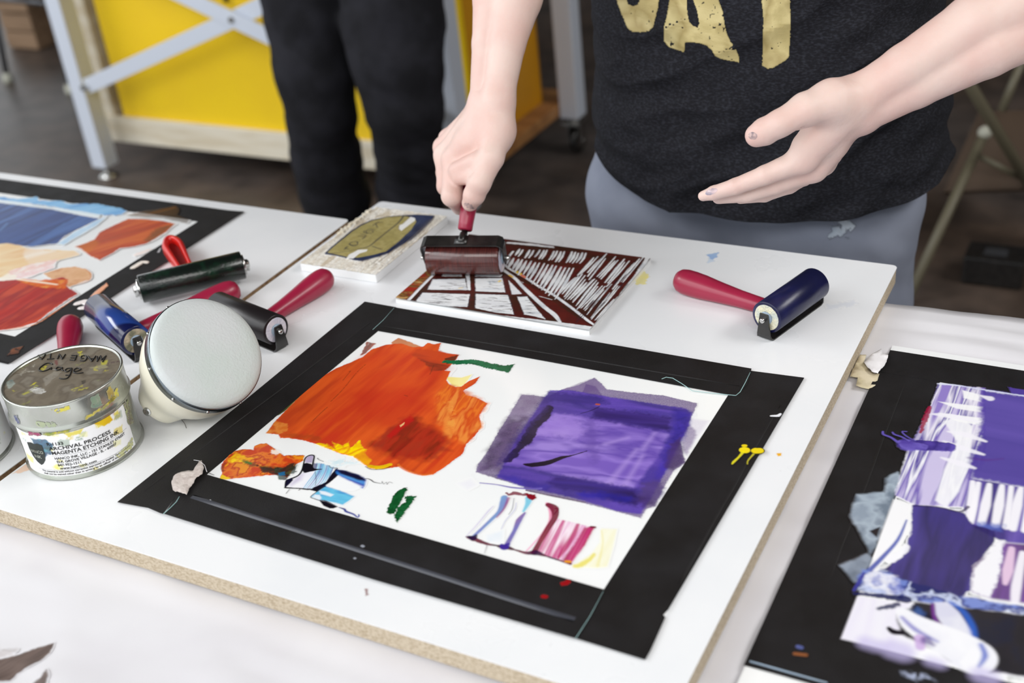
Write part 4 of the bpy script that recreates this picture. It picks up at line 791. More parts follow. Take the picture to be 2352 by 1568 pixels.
# ================================================================== LINOCUT BLOCK (carved relief)
ZL = ZB + .0065
lin = thing('linocut_block', 'carved linoleum block inked dark red, under the roller', 'print block', at((1190, 660), ZB))
lx0, ly0 = at((900, 690), ZL)[:2]; lx1 = at((1366, 750), ZL)[0]; ly1 = at((1489, 592), ZL)[1]; lx1 = .5 * (lx1 + at((1489, 592), ZL)[0]); ly0 = .5 * (ly0 + at((1366, 750), ZL)[1])
slab('slab', [(lx0, ly0), (lx1, ly0), (lx1, ly1), (lx0, ly1)], ZB, ZL - .0022, 'sheet', lin, bevel=.0006)
lc = Canvas(lx0, ly0, lx1, ly1, .0005); lc.mp = Mapper(880, 540, .2636, ZL); lc.a[:] = 1; lc.g[:] = 1; lc.h[:] = 0.0
inkc = [(66, 26, 20), (84, 30, 24), (58, 34, 22), (74, 24, 20)]; WH = [(222, 224, 228), (232, 234, 236), (206, 210, 216)]
S1 = ((0, 400), (900, 480))
lc.poly([(-200, -100), (2600, -100), (2600, 1000), (-200, 1000)], inkc, 1, streak=(S1, 3), f=60, h=0)
lc.poly([(-60, 560), (420, 170), (560, 250), (215, 570)], [(150, 40, 26), (96, 40, 24), (110, 110, 50), (170, 60, 36), (80, 24, 20), (190, 150, 90)], 1, .001, .001, streak=(((0, 500), (400, 520)), 4), f=190, h=.0002, sharp=1.6)
lc.poly([(1100, 330), (1210, 400), (1800, 790), (1545, 750), (1280, 500)], [(92, 30, 24), (80, 26, 22), (98, 34, 26)], 1, .0008, f=60, h=0)
lc.poly([(1100, 200), (1700, 290), (1560, 530), (1200, 340)], [(96, 26, 26), (70, 34, 22), (120, 28, 30)], .9, .004, f=100, h=0)
CUT = -.0012
def cutpoly(pts, streakdir, rag=.0007):
    lc.poly([(x, y) for x, y in pts], [(60, 50, 60)], .75, .0012, rag, 400, h=CUT * .3)
    cx = sum(p[0] for p in pts) / len(pts); cy = sum(p[1] for p in pts) / len(pts)
    lc.poly([(cx + (x - cx) * .955, cy + (y - cy) * .94) for x, y in pts], WH, 1, .0006, rag, 400, streak=(streakdir, 6), f=150, h=CUT)
def cutline(pts, w, al=1.):
    lc.line(pts, [x + 6 for x in (w if hasattr(w, '__len__') else [w] * len(pts))], [(70, 40, 44)], .7 * al, .0006, h=CUT * .4)
    lc.line(pts, w, WH, al, .0005, .0003, h=CUT)
HZ = ((0, 400), (900, 420))
cutline([(545, 240), (440, 340), (330, 450), (225, 560)], [20, 24, 24, 26])
cutpoly([(560, 258), (690, 262), (690, 360), (505, 360)], HZ)
cutpoly([(425, 380), (720, 376), (742, 480), (378, 475)], HZ)
cutpoly([(335, 495), (765, 510), (742, 628), (500, 615), (270, 580)], HZ)
cutpoly([(700, 255), (745, 255), (755, 375), (762, 485), (735, 480), (722, 370)], HZ)
cutpoly([(785, 248), (920, 250), (1042, 345), (1030, 365), (800, 362)], HZ)
cutpoly([(795, 372), (1040, 368), (1070, 500), (800, 490)], HZ)
cutpoly([(800, 505), (1092, 515), (1146, 694), (960, 672), (795, 635)], HZ)
cutpoly([(1088, 385), (1212, 512), (1120, 517)], HZ, .0004)
cutpoly([(1163, 528), (1250, 528), (1330, 630), (1418, 735), (1330, 712), (1225, 690)], HZ)
def dark(pts, w=7): lc.line(pts, [2] + [w] * (len(pts) - 2) + [2], [(60, 30, 34), (40, 40, 52)], .85, .0004, .0004, h=CUT * .3)
rnd = random.Random(3)
for (x0, y0, x1, y1, n) in [(560, 280, 670, 345, 6), (440, 400, 720, 470, 9), (320, 520, 730, 610, 16), (820, 270, 960, 350, 7), (830, 395, 1040, 470, 6), (830, 530, 1110, 670, 15), (1190, 560, 1350, 710, 9)]:
    for i in range(n):
        x = rnd.uniform(x0, x1 - 60); y = y0 + (y1 - y0) * (i + rnd.random() * .5) / n; L_ = rnd.uniform(50, (x1 - x0) * .6)
        dark([(x, y), (x + L_ / 2, y + rnd.uniform(-4, 8)), (min(x + L_, x1), y + rnd.uniform(0, 12))], rnd.choice([4, 6, 8]))
lc.poly([(900, 400), (1000, 395), (980, 420), (930, 425)], [(90, 110, 130)], .5, .001, .002, dry=.4, h=0); lc.line([(1010, 400), (1020, 395)], 18, [(236, 200, 60)], .9, h=0)
lc.line([(690, 455), (660, 460)], 10, [(226, 190, 80)], .8, h=0); lc.line([(680, 270), (690, 350)], [12, 14], [(130, 24, 34)], .8, h=0)
dark([(800, 250), (805, 350), (1030, 362)], 7); dark([(835, 368), (960, 370), (1045, 372)], 10)
cutline([(930, 240), (972, 290)], [16, 18])
cutline([(985, 250), (1060, 310), (1150, 375), (1200, 430), (1270, 500), (1400, 620), (1490, 690), (1540, 755)], [24, 24, 26, 26, 30, 32, 34, 20])
cutline([(1040, 235), (1100, 290), (1220, 355), (1350, 440), (1480, 515), (1660, 645), (1780, 740), (1845, 785)], [20, 20, 22, 20, 22, 22, 22, 12])
lc.line([(1165, 315), (1195, 335)], 24, [(238, 200, 20)], .95, h=CUT); lc.line([(1205, 345), (1235, 365)], 20, [(214, 90, 30)], .9, h=CUT); lc.line([(1100, 345), (1125, 360)], 18, [(240, 190, 40)], .9, h=CUT)
cutline([(1130, 140), (1060, 230)], [18, 26]); cutline([(1360, 530), (1470, 560)], [5, 8], .8); cutline([(1190, 400), (1220, 412)], [4, 5], .7)
# upper hatch row
for i in range(20):
    x = 1185 + i * 30.5 + rnd.uniform(-4, 4); top = 118 + (x - 1185) * .058 + rnd.uniform(-4, 8); ln = 50 + (x - 1185) * .075 + rnd.uniform(-8, 12)
    if i in (2, 5, 9, 14): continue
    cutline([(x, top), (x - 18, top + ln * .5), (x - 38 - i * .8, top + ln)], [12, rnd.choice([18, 24]), 9])
# second row
for i in range(16):
    x = 1105 + i * 37 + rnd.uniform(-5, 5); top = 190 + (x - 1105) * .175 + rnd.uniform(-6, 10); ln = 62 + i * 13 + rnd.uniform(-14, 18)
    cutline([(x, top), (x - ln * .28, top + ln * .5), (x - ln * .6, top + ln)], [10, rnd.choice([18, 26, 32]), 8])
# long diagonals
for i in range(20):
    x = 1850 + i * 25 + rnd.uniform(-8, 8); top = 152 + (x - 1850) * .085 + rnd.uniform(0, 14)
    if x > 2290: x = 2290 - (i - 17) * 40; top = 195 + (i - 17) * 65
    t = i / 19.; ex = 1540 + t * 330 + rnd.uniform(-12, 12); ey = 520 + t * 235 + rnd.uniform(-20, 5)
    s0 = rnd.uniform(0, .12); s1 = rnd.uniform(.45, .6)
    P_ = lambda s, w=0: (x + (ex - x) * s + w, top + (ey - top) * s + 10 * math.sin(s * 5 + i))
    if i % 4 != 2: cutline([P_(s0), P_(.25), P_(s1 - .04)], [8, rnd.choice([14, 20, 24]), 9])
    cutline([P_(s1 + .02), P_(.75), P_(1)], [8, rnd.choice([14, 20, 24]), 7])
for i in range(26):
    x = rnd.uniform(1700, 2200); y = 700 - (x - 1700) * .75 + rnd.uniform(-60, 60)
    dark([(x, y), (x - 30, y + 34), (x - 62, y + 74)], rnd.choice([6, 9]))
lc.poly([(2110, 500), (2060, 620), (1990, 690), (1960, 640), (2030, 560)], [(40, 48, 78), (60, 40, 50)], .6, .002, .003, dry=.45, h=0)
# rim at the front and the sides
lc.poly([(30, 545), (230, 572), (500, 618), (960, 690), (1430, 742), (1860, 800), (1860, 880), (20, 610)], WH, 1, .0005, .0006, 300, h=CUT)
lc.poly([(2290, 190), (2330, 186), (1880, 870), (1850, 800), (2060, 530), (2200, 330)], WH, .9, .0006, .001, 300, h=CUT)
lc.poly([(1070, 70), (1300, 90), (1500, 112), (1480, 96), (1300, 72), (1080, 58)], WH, .9, .0006, .001, h=CUT)
dark([(1100, 78), (1250, 88), (1430, 108)], 9); dark([(1855, 815), (1880, 780), (2040, 580)], 8)
for i in range(10): dark([(1862 + i * 3, 860 - i * 10), (1885 + i * 14, 780 - i * 22)], 5)
lc.meshes(ZL, {1: ('carved_face', 'dark red inked relief with white gouged lines')}, M['inkmatte'], lin, full=True)
bm = bmesh.new(); box(bm, ((lx0 + lx1) / 2, (ly0 + ly1) / 2, (ZB + ZL) / 2 - .0012), (lx1 - lx0 - .0004, ly1 - ly0 - .0004, ZL - ZB - .0030)); from_bm('core', bm, 'sheet', lin, keep=True)

# ================================================================== CARVED BLOCK ON THE LEFT
ZK = ZB + .0125
blk = thing('carved_block', 'thick white carved block with an olive shape and navy edge', 'print block', at((850, 560), ZB))
kx0 = at((689, 600), ZK)[0]; kx1 = at((862, 628), ZK)[0]; ky0 = at((862, 628), ZK)[1]; ky1 = at((1015, 492), ZK)[1]
bm = bmesh.new(); box(bm, ((kx0 + kx1) / 2, (ky0 + ky1) / 2, (ZB + ZK) / 2 - .0011), (kx1 - kx0, ky1 - ky0, ZK - ZB - .0024)); from_bm('slab', bm, 'ply' if 0 else 'sheet', blk, bevel=.0008, keep=True)
kc = Canvas(kx0, ky0, kx1, ky1, .0005, (228, 224, 214)); kc.mp = Mapper(670, 440, .15731, ZK); kc.a[:] = 1; kc.g[:] = 1
kc.poly([(-400, -200), (3000, -200), (3000, 1800), (-400, 1800)], [(226, 222, 212), (214, 206, 192), (234, 232, 226), (200, 188, 168)], 1, streak=(((0, 1000), (900, 300)), 8), f=220, h=-.0008, sharp=1.2)
n_ = fbm(kc.X * 120 + kc.Y * 260, kc.Y * 500 - kc.X * 700, 3, 3); kc.h = -.0024 * n_ - .0004
for i in range(46):
    x = rnd.uniform(150, 1900); y = 1050 - x * .42 + rnd.choice([rnd.uniform(-60, 60), rnd.uniform(300, 420) if x > 900 else 0])
    kc.line([(x, y), (x + 60, y - 44), (x + rnd.uniform(90, 190), y - rnd.uniform(70, 130))], [3, rnd.choice([6, 9]), 2], [rnd.choice([(150, 124, 92), (120, 104, 90), (176, 160, 130)])], .6, .0004, h=-.0022)
NV = [(36, 48, 84), (30, 40, 70), (52, 62, 92)]
kc.poly([(470, 905), (560, 820), (700, 700), (860, 570), (1000, 480), (1160, 410), (1400, 360), (1640, 340), (1840, 330), (2080, 345), (2060, 400), (1900, 560), (1740, 700), (1560, 800), (1420, 890), (1250, 950), (1020, 1010), (920, 1000), (820, 970), (640, 930)], NV, 1, .0005, .0003, h=0)
kc.poly([(520, 890), (580, 830), (720, 715), (880, 585), (1010, 500), (1170, 425), (1400, 372), (1620, 355), (1700, 365), (1800, 400), (1820, 440), (1740, 560), (1600, 690), (1500, 780), (1380, 870), (1200, 920), (960, 965), (800, 950), (600, 905)], [(168, 156, 98), (158, 146, 90), (178, 166, 110), (164, 150, 92)], 1, .0005, .0002, f=80, h=.0001)
kc.line([(1640, 345), (1560, 450), (1400, 580), (1250, 700), (1130, 795), (960, 840), (760, 880), (560, 900)], [26, 22, 22, 22, 18, 12, 10, 8], [(78, 74, 62), (60, 62, 70)], .95, h=-.0003)
kc.line([(1180, 795), (1230, 815), (1320, 845)], [12, 16, 10], [(60, 60, 66)], .95, h=-.0003)
kc.line([(960, 960), (1200, 915), (1400, 850)], [14, 12, 8], [(170, 160, 100)], .9)
kc.poly([(1735, 365), (1800, 385), (1800, 420), (1650, 530), (1600, 572), (1560, 540), (1570, 490), (1620, 470)], [(240, 240, 238)], 1, .0005, h=-.0012)
kc.poly([(1110, 840), (1090, 870), (980, 905), (900, 975), (800, 970), (830, 920), (960, 850)], [(240, 240, 238)], 1, .0005, .0004, h=-.0012)
kc.line([(1880, 420), (1700, 620), (1520, 780)], [6, 8, 4], [(100, 110, 130)], .8)
for st in ([(1330, 450), (1240, 455), (1180, 500)], [(1250, 520), (1230, 470), (1270, 440)], [(1210, 560), (1140, 545), (1085, 580), (1120, 608), (1190, 590), (1160, 565), (1120, 580)], [(1070, 570), (1050, 590), (1100, 610)], [(975, 650), (1070, 658), (1030, 690), (1085, 640), (1010, 622)], [(970, 740), (900, 728), (845, 765), (900, 795), (960, 770), (955, 730)], [(835, 765), (880, 782), (930, 780)], [(765, 845), (820, 800), (780, 825), (835, 840)]):
    kc.line(st, 13, [(52, 54, 62)], .95, .0004, h=.0002)
for i in range(7): kc.line([(1100 + i * 60, 1090 + i * 5), (1500 + i * 75, 770 - i * 8), (2010 + i * 26, 400 - i * 6)], [5, 8, 4], [rnd.choice([(150, 120, 90), (110, 104, 100), (190, 176, 150)])], .7, .0005, h=-.002)
kc.meshes(ZK, {1: ('carved_face', 'rough carved face with olive shape, navy edge and lettering')}, M['inkmatte'], blk, full=True)
bm = bmesh.new()
for i in range(30):   # curls of uncut material along the far-left edge
    y = ky0 + (ky1 - ky0) * (.45 + .5 * rnd.random()); x = kx0 - .001; box(bm, (x + rnd.uniform(-.002, .003), y, ZK - rnd.uniform(0, .002)), (rnd.uniform(.002, .005), rnd.uniform(.003, .007), rnd.uniform(.001, .003)), Matrix.Rotation(rnd.uniform(0, 3), 3, 'Z') @ Matrix.Rotation(rnd.uniform(-.5, .5), 3, 'X'))
tag(from_bm('carving_crumbs', bm, 'paper' if 0 else 'ply', blk, keep=True), kind='stuff')

# ================================================================== BRAYERS
def brayer(name, label, A, B, r, tip, plate_dir, roll_m, end_m, edge_m=None, hl=.108, hr=.0135, hm='handle', plate_len=0, group='ink brayers', bush='bushing'):
    A, B, tip = Vector(A), Vector(B), Vector(tip); Cn = (A + B) / 2; X = (B - A).normalized(); Z = Vector(plate_dir); Z = (Z - X * Z.dot(X)).normalized(); Y = Z.cross(X)
    if (tip - Cn).dot(Y) < 0: X = -X; Y = -Y
    L = (B - A).length; d = r + .0062
    mw = Matrix(((X.x, Y.x, Z.x, Cn.x), (X.y, Y.y, Z.y, Cn.y), (X.z, Y.z, Z.z, Cn.z), (0, 0, 0, 1)))
    root = thing(name, label, 'brayer', mw=mw, group=group); T = mw.inverted() @ tip
    h = L / 2
    bm = bmesh.new(); lathe(bm, [(r - .0035, -h), (r - .0006, -h), (r, -h + .0006), (r, h - .0006), (r - .0006, h), (r - .0035, h)], 64, 'X'); rl = from_bm('roller', bm, roll_m, root, smooth=True)
    for s in (-1, 1):
        bm = bmesh.new(); lathe(bm, [(r - .0031, s * (h - .0001)), (r - .0036, s * (h + .0004)), (.006, s * (h + .0006)), (0, s * (h + .0006))], 48, 'X')
        for v in bm.verts: v.co.x += s * rnd.uniform(0, .0005)
        from_bm('end_core', bm, end_m, rl, smooth=False)
        bm = bmesh.new(); lathe(bm, [(0, s * (h + .0004)), (.0068, s * (h + .0006)), (.0066, s * (h + .0022)), (.003, s * (h + .0024)), (0, s * (h + .0024))], 32, 'X'); from_bm('bushing', bm, bush, rl, smooth=True)
        bm = bmesh.new(); lathe(bm, [(0, s * (h + .0015)), (.0026, s * (h + .0015)), (.0026, s * (h + .0088)), (.0021, s * (h + .0094)), (0, s * (h + .0094))], 20, 'X'); from_bm('axle_end', bm, 'steel', root, smooth=True)
    # frame: plate with rounded shoulders and two arms, one folded strip
    bm = bmesh.new(); prof = []; xe = h + .0046; th = .0016; w = .0085
    path = [(-xe, -.006), (-xe, d - .006), (-xe + .0015, d - .002), (-xe + .0055, d), (0, d), (xe - .0055, d), (xe - .0015, d - .002), (xe, d - .006), (xe, -.006)]
    wd = [.0045, .0075, .0085, .0085, .0085, .0085, .0085, .0075, .0045]
    rings = []
    for i, (x, z) in enumerate(path):
        a = Vector(path[max(i - 1, 0)]); b = Vector(path[min(i + 1, len(path) - 1)]); t = (b - a).normalized(); n = Vector((-t.y, t.x))
        o = n * th / 2; rings.append([bm.verts.new(p) for p in ((x + o.x, -wd[i], z + o.y), (x + o.x, wd[i], z + o.y), (x - o.x, wd[i], z - o.y), (x - o.x, -wd[i], z - o.y))])
    for a, b in zip(rings, rings[1:]):
        for k in range(4): bm.faces.new((a[k], a[(k + 1) % 4], b[(k + 1) % 4], b[k]))
    bm.faces.new(rings[0]); bm.faces.new(rings[-1][::-1])
    from_bm('frame', bm, 'blk', root, bevel=.0004)
    pc = Vector((0, .004, d)); nd = (pc + Vector((0, 0, -.006)) - T).normalized(); Nk = T + nd * hl
    bm = bmesh.new(); q = Nk - nd * .004
    tube(bm, [(0, -.002, d - .0002), (0, .004, d - .0005), tuple(pc.lerp(Nk, .45) + Vector((0, 0, .0015))), tuple(Nk + nd * .004), tuple(q)], [.0042, .0044, .0036, .0036, .0036], 14)
    box(bm, (0, 0, d + .0012), (.014, .012, .0012)); from_bm('stem', bm, 'blk', root, smooth=True)
    bm = bmesh.new(); pr = [(0, 0), (.0072, 0), (.0082, .0012), (.0084, .008), (.0092, .03), (.0112, .055), (.0132, .074), (.0138, .086), (.0137, .095), (.0124, .1015), (.0092, .1058), (.0048, .1076), (0, .108)]
    pr = [(a * hr / .0135, b * hl / .108) for a, b in pr]; lathe(bm, pr, 40, 'Z')
    zq = (-nd).to_track_quat('Z', 'Y').to_matrix().to_4x4(); bmesh.ops.transform(bm, matrix=Matrix.Translation(Nk) @ zq, verts=bm.verts); from_bm('handle', bm, hm, root, smooth=True)
    return root, mw
UP = (0, 0, 1); DN = (0, 0, -1)
def up2(p, z): return tuple(at(p, z))
zc_ = ZB + .0165 + .0062 + .0008
brayer('brayer', 'navy blue roller with magenta-red handle lying near the right corner of the board', up2((1761, 729), zc_), up2((1872, 650), zc_), .0168, up2((1552, 640), ZB + .0138), DN, 'navy', 'foam')
brayer('brayer', 'black roller with white end and magenta-red handle behind the round baren', up2((634, 757), zc_), up2((500, 703), zc_), .0165, up2((757, 632), ZB + .0138), DN, 'blackrubber', 'foamwhite')
brayer('brayer', 'dark blue inked roller with brownish end core beside the left palette', up2((313, 782), zc_), up2((226, 706), zc_), .0165, up2((549, 662), ZB + .0138), DN, 'bluerubber', 'foamgrey', hl=.118)
hb = brayer('brayer', 'brayer hidden behind the ink can, only its magenta handle showing', up2((60, 912), zc_), up2((190, 900), zc_), .0165, up2((163, 738), ZB + .0138), DN, 'blackrubber', 'foamwhite', hl=.10)
# held brayer
Ah = np.array([*at((986, 592), ZL + .0190)[:2], ZL + .0191]); Bh = np.array([*at((1152, 592), ZL + .0190)[:2], ZL + .0191])
ax_ = unit(Bh - Ah); bb = np.array([-ax_[1], ax_[0], 0]); PH = math.radians(50)
hdir = math.cos(PH) * bb + math.sin(PH) * np.array([0, 0, 1]) + ax_ * .10; hdir = unit(hdir)
pdir = -math.sin(math.radians(16)) * bb + math.cos(math.radians(16)) * np.array([0, 0, 1])
Ch = (Ah + Bh) / 2; hs = (Ah + Bh) / 2 + np.array([0, 0, -.0025]) + (-math.sin(PH) * bb + math.cos(PH) * np.array([0, 0, 1])) * .018
def HH(s): return hs + hdir * s       # point along the held handle axis
brayer('brayer', 'dark red inked brayer held in the hand, rolling the linocut', Ah, Bh, .0190, HH(.138), pdir, 'redroll', 'foamwhite', hl=.108)
0 and print('HANDLE', [(round(s, 3), HH(s).round(3), proj(HH(s)).round(0)) for s in (.03, .06, .09, .12, .138)], 'plate', proj(Ch + pdir * .0227))

# long green-black roller with red plastic handle
gA = Vector(up2((322, 664), ZB + .022)); gB = Vector(up2((558, 608), ZB + .022)); gr = .0165
X = (gB - gA).normalized(); Y = Vector((0, 0, 1)).cross(X); Cg = (gA + gB) / 2; mwg = Matrix(((X.x, Y.x, 0, Cg.x), (X.y, Y.y, 0, Cg.y), (X.z, Y.z, 1, Cg.z), (0, 0, 0, 1)))
gt = thing('brayer', 'long green-black roller with hollow bright red plastic handle', 'brayer', mw=mwg, group='ink brayers'); hL = (gB - gA).length / 2
bm = bmesh.new(); lathe(bm, [(.004, -hL), (gr - .0008, -hL), (gr, -hL + .001), (gr, hL - .001), (gr - .0008, hL), (.004, hL)], 64, 'X'); from_bm('roller', bm, 'greenroll', gt, smooth=True)
for s in (-1, 1):
    bm = bmesh.new(); lathe(bm, [(.0115, s * hL), (.012, s * (hL + .002)), (.006, s * (hL + .003)), (.0055, s * (hL + .006)), (.0035, s * (hL + .0075)), (0, s * (hL + .0078))], 32, 'X'); from_bm('end_cap', bm, 'steel', gt, smooth=True)
bm = bmesh.new(); tube(bm, [(-hL - .005, 0, 0), (-hL - .0055, .006, -.010), (-hL - .003, .016, -.014), (-.02, .026, -.013), (0, .032, -.012), (.02, .026, -.013), (hL + .003, .016, -.014), (hL + .0055, .006, -.010), (hL + .005, 0, 0)], .0018, 10); from_bm('wire_frame', bm, 'steel', gt, smooth=True)
def red_handle():
    Tp = mwg.inverted() @ Vector(up2((389, 552), ZB + .014)); T0 = Vector((-.002, .022, -.011)); D_ = (Tp - T0); Lh = D_.length; D_.normalize(); S_ = D_.cross(Vector((0, 0, 1))).normalized(); N_ = S_.cross(D_)
    mt = Matrix(((S_.x, D_.x, N_.x, T0.x), (S_.y, D_.y, N_.y, T0.y), (S_.z, D_.z, N_.z, T0.z), (0, 0, 0, 1)))
    bm = bmesh.new(); n = 64; loop = []
    for k in range(n):
        a = 2 * math.pi * k / n; y = .5 - .5 * math.cos(a); wdt = (.0085 + .006 * y) * min(1, 1.25 * math.sqrt(max(0, 1 - (2 * y - 1) ** 2)) + 0)
        loop.append((math.copysign(wdt, math.sin(a)) if abs(math.sin(a)) > 1e-6 else 0, y * Lh))
    def ringv(f, z, sh=0): return [bm.verts.new((x * f, Lh * .5 + (y - Lh * .5) * (1 - (1 - f) * .28) + sh, z)) for x, y in loop]
    rs = [ringv(.8, -.0095), ringv(1, -.005), ringv(1, .004), ringv(.85, .0085), ringv(.62, .0088), ringv(.5, .0075), ringv(.48, -.001)]
    for a, b in zip(rs, rs[1:]):
        for k in range(n): bm.faces.new((a[k], a[(k + 1) % n], b[(k + 1) % n], b[k]))
    bm.faces.new(rs[0][::-1]); bmesh.ops.transform(bm, matrix=mt, verts=bm.verts); from_bm('handle', bm, 'redplastic', gt, smooth=True)
    bm = bmesh.new(); f = [bm.verts.new((x * .5, Lh * .5 + (y - Lh * .5) * .86, -.0008)) for x, y in loop]; bm.faces.new(f); bmesh.ops.transform(bm, matrix=mt, verts=bm.verts); from_bm('handle_recess', bm, 'reddark', gt)
red_handle()

# ================================================================== INK CANS
def can(label, cx, cy, R_, Hc, face, full=True, seed=1):
    """face = direction (radians, world) the label front looks at"""
    t = thing('ink_can', label, 'can', (cx, cy, ZB), 'ink cans'); hl = Hc * .33
    bm = bmesh.new(); zl = Hc - hl
    lathe(bm, [(0, .0012), (R_ * .94, .0012), (R_ * .965, 0), (R_ * 1.0, .0008), (R_ * 1.005, .0022), (R_ * .975, .004), (R_ * .968, .006), (R_ * .968, zl - .004), (R_ * .955, zl + .002), (R_ * .955, zl + .006)], 96); from_bm('body', bm, 'tin', t, smooth=True)
    bm = bmesh.new()
    lathe(bm, [(R_ * .972, zl - .0002), (R_ * 1.012, zl), (R_ * 1.016, zl + .0014), (R_ * .994, zl + .003), (R_ * .988, zl + .0045), (R_ * .988, Hc - .004), (R_ * 1.0, Hc - .0022), (R_ * 1.0, Hc - .0006), (R_ * .985, Hc + .0003), (R_ * .962, Hc - .0002), (R_ * .956, Hc - .0014), (R_ * .95, Hc - .0016)], 96); from_bm('lid', bm, 'tin', t, smooth=True)
    # lid top painted with stains and handwriting
    zt_ = ZB + Hc - .0015; c = Canvas(cx - R_, cy - R_, cx + R_, cy + R_, .00045, (120, 112, 98)); rad = np.hypot(c.X - cx, c.Y - cy); c.a = (rad < R_ * .955) * 1.; c.g = (rad < R_ * .955) * 1
    c.mp = None; sq = [(cx - R_, cy - R_), (cx + R_, cy - R_), (cx + R_, cy + R_), (cx - R_, cy + R_)]
    c.poly(sq, [(118, 108, 92), (128, 118, 102), (108, 98, 84), (134, 126, 112)], 1, f=60, h=0, cov=False)
    r2 = random.Random(seed)
    for i in range(18):
        a = r2.uniform(0, 6.28); q = R_ * (r2.uniform(.15, .95) ** .6) * .94; x, y = cx + q * math.cos(a), cy + q * math.sin(a); s_ = r2.uniform(.0015, .006); an = r2.uniform(0, 3)
        P = [(x + s_ * (math.cos(an) * u_ - .4 * math.sin(an) * v_), y + s_ * (math.sin(an) * u_ + .4 * math.cos(an) * v_)) for u_, v_ in ((-1, -1), (1, -.6), (1.2, .8), (-.8, 1))]
        c.poly(P, [r2.choice([(214, 206, 60), (168, 170, 90), (206, 208, 206), (150, 156, 110), (60, 90, 100), (190, 186, 172), (222, 212, 40), (84, 60, 66)])], r2.uniform(.35, .8), .001, .0022, 500, h=0, cov=False, dry=r2.choice([.4, .5]), f=200)
    if full:
        c.mp = Mapper(0, 770, .22327, zt_)
        for P, col, al in [([(300, 560), (360, 530), (450, 550), (470, 580), (420, 605), (340, 590)], [(232, 232, 232), (190, 188, 180)], .9), ([(440, 440), (560, 370), (640, 370), (560, 440), (470, 520)], [(160, 154, 142)], .6), ([(300, 520), (370, 475), (380, 485), (320, 520)], [(216, 208, 40)], .9), ([(230, 600), (290, 570), (300, 590), (250, 615)], [(190, 186, 70)], .7), ([(60, 480), (130, 450), (150, 500), (90, 560)], [(170, 180, 170), (90, 110, 110)], .8), ([(620, 100), (760, 85), (740, 110), (640, 135)], [(170, 190, 200)], .8), ([(760, 85), (900, 80), (880, 100), (780, 105)], [(60, 96, 100)], .8), ([(1040, 270), (1110, 250), (1100, 300), (1040, 310)], [(196, 190, 70)], .8), ([(560, 260), (590, 250), (600, 300), (575, 310)], [(120, 50, 50)], .7), ([(840, 470), (880, 460), (890, 480), (850, 500)], [(50, 44, 40)], .8), ([(930, 330), (1080, 300), (1120, 330), (1000, 345)], [(176, 170, 130)], .6), ([(480, 170), (520, 160), (500, 190), (440, 200)], [(180, 196, 200)], .8), ([(200, 260), (280, 245), (230, 300)], [(110, 130, 70)], .7)]:
            c.poly(P, col, al, .0008, .0012, 400, h=0, cov=False, dry=.25, f=150)
    top = c.meshes(ZB + Hc - .0015, {1: ('lid_top', 'brownish scuffed lid top with ink stains')}, M['lidtop'], t)
    if full:
        mpL = Mapper(0, 770, .22327, ZB + Hc - .001); bm = bmesh.new()
        def stroke(pts, w=.0006):
            P = mpL(pts); Q = []
            for i in range(len(P) - 1):
                p0, p1, p2, p3 = P[max(i - 1, 0)], P[i], P[i + 1], P[min(i + 2, len(P) - 1)]
                for k in range(4):
                    u_ = k / 4; Q.append(tuple(.5 * ((2 * p1[a]) + (-p0[a] + p2[a]) * u_ + (2 * p0[a] - 5 * p1[a] + 4 * p2[a] - p3[a]) * u_ * u_ + (-p0[a] + 3 * p1[a] - 3 * p2[a] + p3[a]) * u_ ** 3) for a in (0, 1)))
            Q.append(P[-1]); tube(bm, [(x, y, ZB + Hc - .0011) for x, y in Q], w, 6)
        for s_ in ([(388, 208), (470, 196)], [(400, 202), (428, 246), (474, 186)], [(522, 190), (515, 240)], [(484, 244), (556, 238)], [(592, 240), (612, 192)], [(612, 192), (640, 243)], [(640, 243), (672, 194)], [(790, 205), (768, 256)], [(720, 250), (768, 256)], [(728, 228), (776, 230)], [(736, 206), (790, 205)],
                   [(826, 256), (868, 262), (892, 236), (880, 208), (842, 212), (832, 236), (862, 236)], [(905, 212), (945, 268)], [(945, 268), (985, 210)], [(915, 238), (972, 238)], [(1000, 268), (1034, 208)], [(1034, 208), (1046, 252)], [(1046, 252), (1090, 208)], [(1090, 208), (1056, 272)], [(1000, 214), (1000, 268)],
                   [(540, 298), (518, 284), (470, 290), (415, 328), (402, 358), (436, 369), (490, 354), (530, 330)], [(530, 330), (524, 350)], [(640, 330), (600, 326), (574, 345), (592, 358), (630, 342), (642, 330), (636, 354), (654, 362)], [(732, 336), (692, 340), (668, 362), (690, 374), (726, 352), (738, 336), (722, 398), (690, 440), (640, 446), (612, 438)], [(676, 408), (716, 408)], [(766, 372), (804, 364), (832, 346), (800, 334), (766, 350), (760, 380), (800, 390), (856, 382)]):
            stroke(s_, .00065)
        tag(from_bm('handwriting', bm, 'marker', t, keep=True), 'black marker words written on the lid')
    # paper label wrapped round the body
    za, zb_ = .0048, zl - .0035; n0, n1 = math.radians(-70), math.radians(58); Rl = R_ * .968 + .0003
    c = Canvas(Rl * n0, za, Rl * n1, zb_, .0005, (244, 244, 246)); c.a[:] = 1; c.g[:] = 1; c.mp = None; ww = Rl
